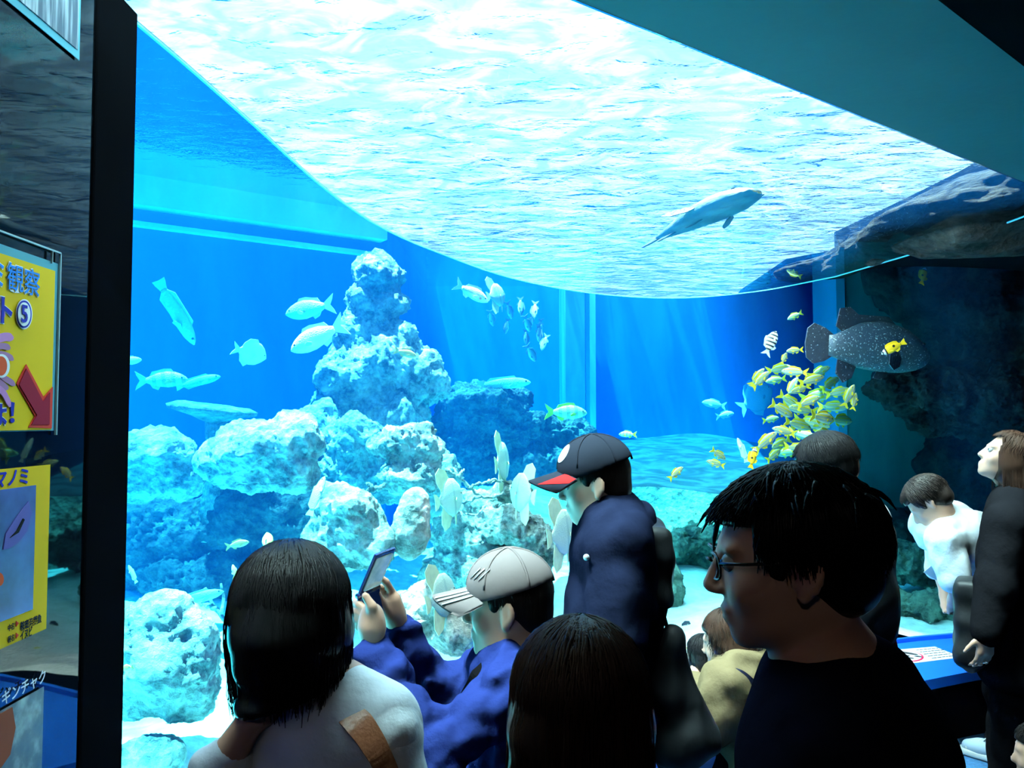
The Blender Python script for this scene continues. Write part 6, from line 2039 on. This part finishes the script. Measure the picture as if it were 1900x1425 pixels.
wall_quad('print', c[1] - 0.29, c[1] - 0.010, c[2] + 0.016, c[2] + 0.39, 0.0045, streak_mat(), r)
adopt(r)

# ---- yellow observation sign in a clear holder
r = sign_root('observation_sign', 97, 797, 'bright yellow sign with blue Japanese lettering and a red arrow')
a, b = onwall(98, 503), onwall(98, 797)
y0 = a[1] - 0.32
K_HOLD = plain('holder_acrylic_edge', (0.30, 0.48, 0.52), rough=0.2)
hy, hz = onwall(108, 470)[1], onwall(108, 470)[2]
for nm, lo, hi in (('holder_edge', (WX + 0.002, hy - 0.0015, b[2] - 0.01), (WX + 0.006, hy + 0.0015, hz)), ('holder_edge', (WX + 0.002, y0, hz - 0.0015), (WX + 0.006, hy, hz + 0.0015)), ('holder_edge', (WX + 0.002, a[1] - 0.012, a[2] + 0.012), (WX + 0.006, a[1] - 0.0105, hz))):
    box(nm, lo, hi, K_HOLD, r)
wall_quad('border', y0, a[1] + 0.012, b[2] - 0.002, a[2] + 0.016, 0.001, K_FR, r)
wall_quad('board', y0, a[1], b[2], a[2], 0.003, K_Y, r)
def lines(body, px, py, size, m, bold, white=True, xs=1.0):
    p = onwall(px, py, 0.0055 if white else 0.0095)
    if white:
        text_mesh('lettering', body, p, size, K_W, r, 0.0, bold + 0.0016, xs=xs)
    text_mesh('lettering', body, p + np.array([0.0012, 0, 0]), size, m, r, 0.0, bold, xs=xs)
lines('ミ観察', 73, 548, 0.050, K_BL, 0.0002, xs=0.95)
lines('ト', 25, 600, 0.050, K_NV, 0.0016)
lines('よ', 14, 786, 0.040, K_NV, 0.0012)
# circled five
def ring_pts(px, py, rx, ry, n=28):
    return [(px + rx * math.cos(2 * PI * i / n), py + ry * math.sin(2 * PI * i / n)) for i in range(n)]
flat('circle_number', ring_pts(44, 583, 15, 28), 0.0055, K_W, r); flat('circle_number', ring_pts(44, 583, 13.5, 25.5), 0.0068, K_NV, r); flat('circle_number', ring_pts(44, 583, 11.5, 22), 0.008, K_W, r)
lines('5', 51, 599, 0.042, K_NV, 0.0008, False)
flat('exclamation', [(18, 745), (26, 747), (24, 772), (20, 772)], 0.0055, K_NV, r); flat('exclamation', ring_pts(22, 780, 4, 4.5, 12), 0.0055, K_NV, r)
flat('arrow', [(48, 676), (80, 737), (97, 718), (95, 795), (52, 793), (64, 772), (30, 712)], 0.005, K_RED2, r)
flat('arrow', [(48, 684), (79, 745), (92, 728), (91, 788), (58, 788), (68, 770), (35, 714)], 0.0065, K_RED, r)
def tent(pts, w, m, k):
    P = catmull(pts, 5)
    n = len(P)
    out = []
    for i, p in enumerate(P):
        t = P[min(i + 1, n - 1)] - P[max(i - 1, 0)]
        t = t / np.linalg.norm(t)
        ww = w * (1 if i < n - 3 else (0.85, 0.6, 0.3)[i - n + 3])
        out.append((p + np.array([-t[1] * 0.6, t[0]]) * ww, p - np.array([-t[1] * 0.6, t[0]]) * ww))
    pts2 = [q[0] for q in out] + [q[1] for q in out[::-1]]
    flat('tentacle', [tuple(q) for q in pts2], 0.0050 + 0.0008 * k, m, r)
for k, (p, w, m) in enumerate([([(-20, 632), (0, 627), (12, 625), (24, 628)], 8, K_PINK), ([(-20, 645), (0, 642), (10, 643), (18, 647)], 6, K_MAU), ([(-15, 655), (5, 658), (16, 662), (24, 668)], 6, K_MAU), ([(-10, 690), (8, 702), (18, 708), (27, 715)], 6, K_MAU), ([(-15, 700), (2, 712), (9, 718), (14, 722)], 6, K_MAU), ([(-20, 712), (2, 725), (12, 740), (18, 755)], 7, K_PINK), ([(-15, 592), (-2, 585), (4, 582), (8, 580)], 8, K_PINK)]):
    tent(p, w, m, k % 3)
flat('print', ring_pts(2, 679, 15, 22), 0.0085, K_W, r); flat('print', ring_pts(1, 679, 11, 18), 0.0098, K_OR, r)
adopt(r)

# ---- amber photo sign
r = sign_root('species_sign', 90, 1165, 'amber sign framing a violet fish photo, below the yellow sign')
a, b = onwall(90, 862), onwall(90, 1163)
y0 = a[1] - 0.32
wall_quad('board', y0, a[1], b[2], a[2], 0.002, K_Y2, r)
i0, i1 = onwall(62, 900), onwall(62, 1128)
def violet_mat():
    m, nt, b = mat('violet_photo')
    tc = N(nt, 'ShaderNodeTexCoord')
    n = N(nt, 'ShaderNodeTexNoise', Scale=9.0, Detail=5.0); L(nt, tc.outputs['Object'], n.inputs['Vector'])
    q = N(nt, 'ShaderNodeValToRGB'); q.color_ramp.elements[0].position = 0.35; q.color_ramp.elements[0].color = (0.035, 0.03, 0.16, 1); q.color_ramp.elements[1].position = 0.7; q.color_ramp.elements[1].color = (0.10, 0.13, 0.50, 1)
    L(nt, n.outputs['Fac'], q.inputs['Fac']); L(nt, q.outputs['Color'], b.inputs['Base Color'])
    b.inputs['Roughness'].default_value = 0.3
    return m
wall_quad('photo_print', y0, i0[1], i1[2], i0[2], 0.0035, violet_mat(), r)
flat('photo_print', [(5, 1020), (10, 990), (30, 960), (52, 930), (58, 950), (50, 985), (32, 1008), (15, 1018)], 0.0052, paint('photo_fish_violet', (0.14, 0.13, 0.42)), r)
flat('photo_print', [(18, 998), (30, 985), (42, 962), (45, 964), (34, 988), (24, 994)], 0.0066, K_K, r)
flat('photo_print', ring_pts(-3, 1075, 9, 13, 14), 0.0052, K_OR, r)
K_TX = paint('sign_text_black', (0.01, 0.012, 0.03))
def lines2(body, px, py, size, m, bold=0.0004, xs=1.0):
    text_mesh('lettering', body, onwall(px, py, 0.0045), size, m, r, 0.0, bold, xs=xs)
lines2('マノミ', 55, 895, 0.032, K_NV, 0.0008)
lines2('鞍斑海葵魚', 77, 1153, 0.0165, K_TX, 0.0002, 0.76)
lines2('イヌビ', 60, 1178, 0.019, K_TX, 0.0002, 0.62)
lines2('中名', 27, 1166, 0.0125, K_TX, 0.0, 0.75); lines2('種名', 27, 1187, 0.0125, K_TX, 0.0, 0.75)
for py in (1158, 1180):
    flat('pointer', [(29, py - 6), (34, py - 2), (29, py + 5)], 0.0045, K_RED2, r)
adopt(r)

# ---- white lettering and dim coral photo
r = sign_root('coral_photo_sign', 78, 1420, 'dim coral photo under white Japanese lettering at the bottom corner')
c = onwall(78, 1274)
def coral_photo():
    m, nt, b = mat('coral_photo')
    tc = N(nt, 'ShaderNodeTexCoord')
    n = N(nt, 'ShaderNodeTexNoise', Scale=22.0, Detail=6.0); L(nt, tc.outputs['Object'], n.inputs['Vector'])
    q = N(nt, 'ShaderNodeValToRGB')
    e = q.color_ramp.elements
    e[0].position = 0.3; e[0].color = (0.02, 0.03, 0.05, 1); e[1].position = 0.72; e[1].color = (0.38, 0.40, 0.34, 1)
    w = e.new(0.5); w.color = (0.10, 0.09, 0.10, 1)
    L(nt, n.outputs['Fac'], q.inputs['Fac']); L(nt, q.outputs['Color'], b.inputs['Base Color'])
    b.inputs['Roughness'].default_value = 0.4
    return m
wall_quad('photo_print', c[1] - 0.30, c[1], c[2] - 0.34, c[2], 0.002, coral_photo(), r)
flat('photo_print', [(-10, 1330), (22, 1312), (28, 1350), (18, 1400), (-10, 1440)], 0.0036, paint('photo_coral_red', (0.32, 0.07, 0.03)), r)
text_mesh('lettering', 'ノギンチャク', onwall(86, 1262, 0.004), 0.026, K_W, r, 0.0, 0.0002)
adopt(r)

# ---- do-not-step sign on the blue ledge
LZ = SILL_Z + 0.001
r = empty('no_stepping_sign', tuple(atz(1715, 1218, LZ))); tag(r, 'white sign with crossed footprints in a red ring on the blue ledge', 'sign')
bpy.context.view_layer.update()
c00, c10, c11, c01 = atz(1668, 1234, LZ), atz(1784, 1220, LZ), atz(1735, 1200, LZ), atz(1636, 1208, LZ)
def on_ledge(u, v, o=0.0):
    p = c00 * (1 - u) * (1 - v) + c10 * u * (1 - v) + c11 * u * v + c01 * (1 - u) * v
    return (p[0], p[1], LZ + o)
def led(name, uv, o, m, th=0.0012):
    n = len(uv)
    V = [on_ledge(u, v, o) for u, v in uv] + [on_ledge(u, v, o + th) for u, v in uv]
    bm = bmesh.new(); bv = [bm.verts.new(q) for q in V]
    bm.faces.new([bv[i] for i in range(n)][::-1]); bm.faces.new([bv[n + i] for i in range(n)])
    for i in range(n):
        bm.faces.new((bv[i], bv[(i + 1) % n], bv[n + (i + 1) % n], bv[n + i]))
    return bm_obj(name, bm, m, r)
def el(cu, cv, ru, rv, n=24, a0=0.0):
    out = []
    for i in range(n):
        a = 2 * PI * i / n
        x, y = ru * math.cos(a), rv * math.sin(a)
        out.append((cu + x * math.cos(a0) - y * math.sin(a0), cv + x * math.sin(a0) + y * math.cos(a0)))
    return out
led('board', [(0, 0), (1, 0), (1, 1), (0, 1)], 0.0, K_W)
led('ring_mark', el(0.28, 0.5, 0.25, 0.42), 0.0015, K_RED); led('ring_mark', el(0.28, 0.5, 0.22, 0.37), 0.003, K_W)
for cu, cv, a in ((0.21, 0.58, 0.5), (0.36, 0.62, 0.5)):
    led('footprint', el(cu, cv, 0.05, 0.20, 16, a), 0.0045, K_K); led('footprint', el(cu + 0.06, cv - 0.28, 0.035, 0.08, 12, a), 0.0045, K_K)
_rg = random.Random(3)
for k in range(5):
    v = 0.84 - 0.17 * k
    u = 0.58
    while u < 0.95:
        w = _rg.uniform(0.03, 0.09)
        led('text_line', [(u, v - 0.014), (u + w, v - 0.014), (u + w, v + 0.014), (u, v + 0.014)], 0.0015, K_K)
        u += w + 0.015
adopt(r)
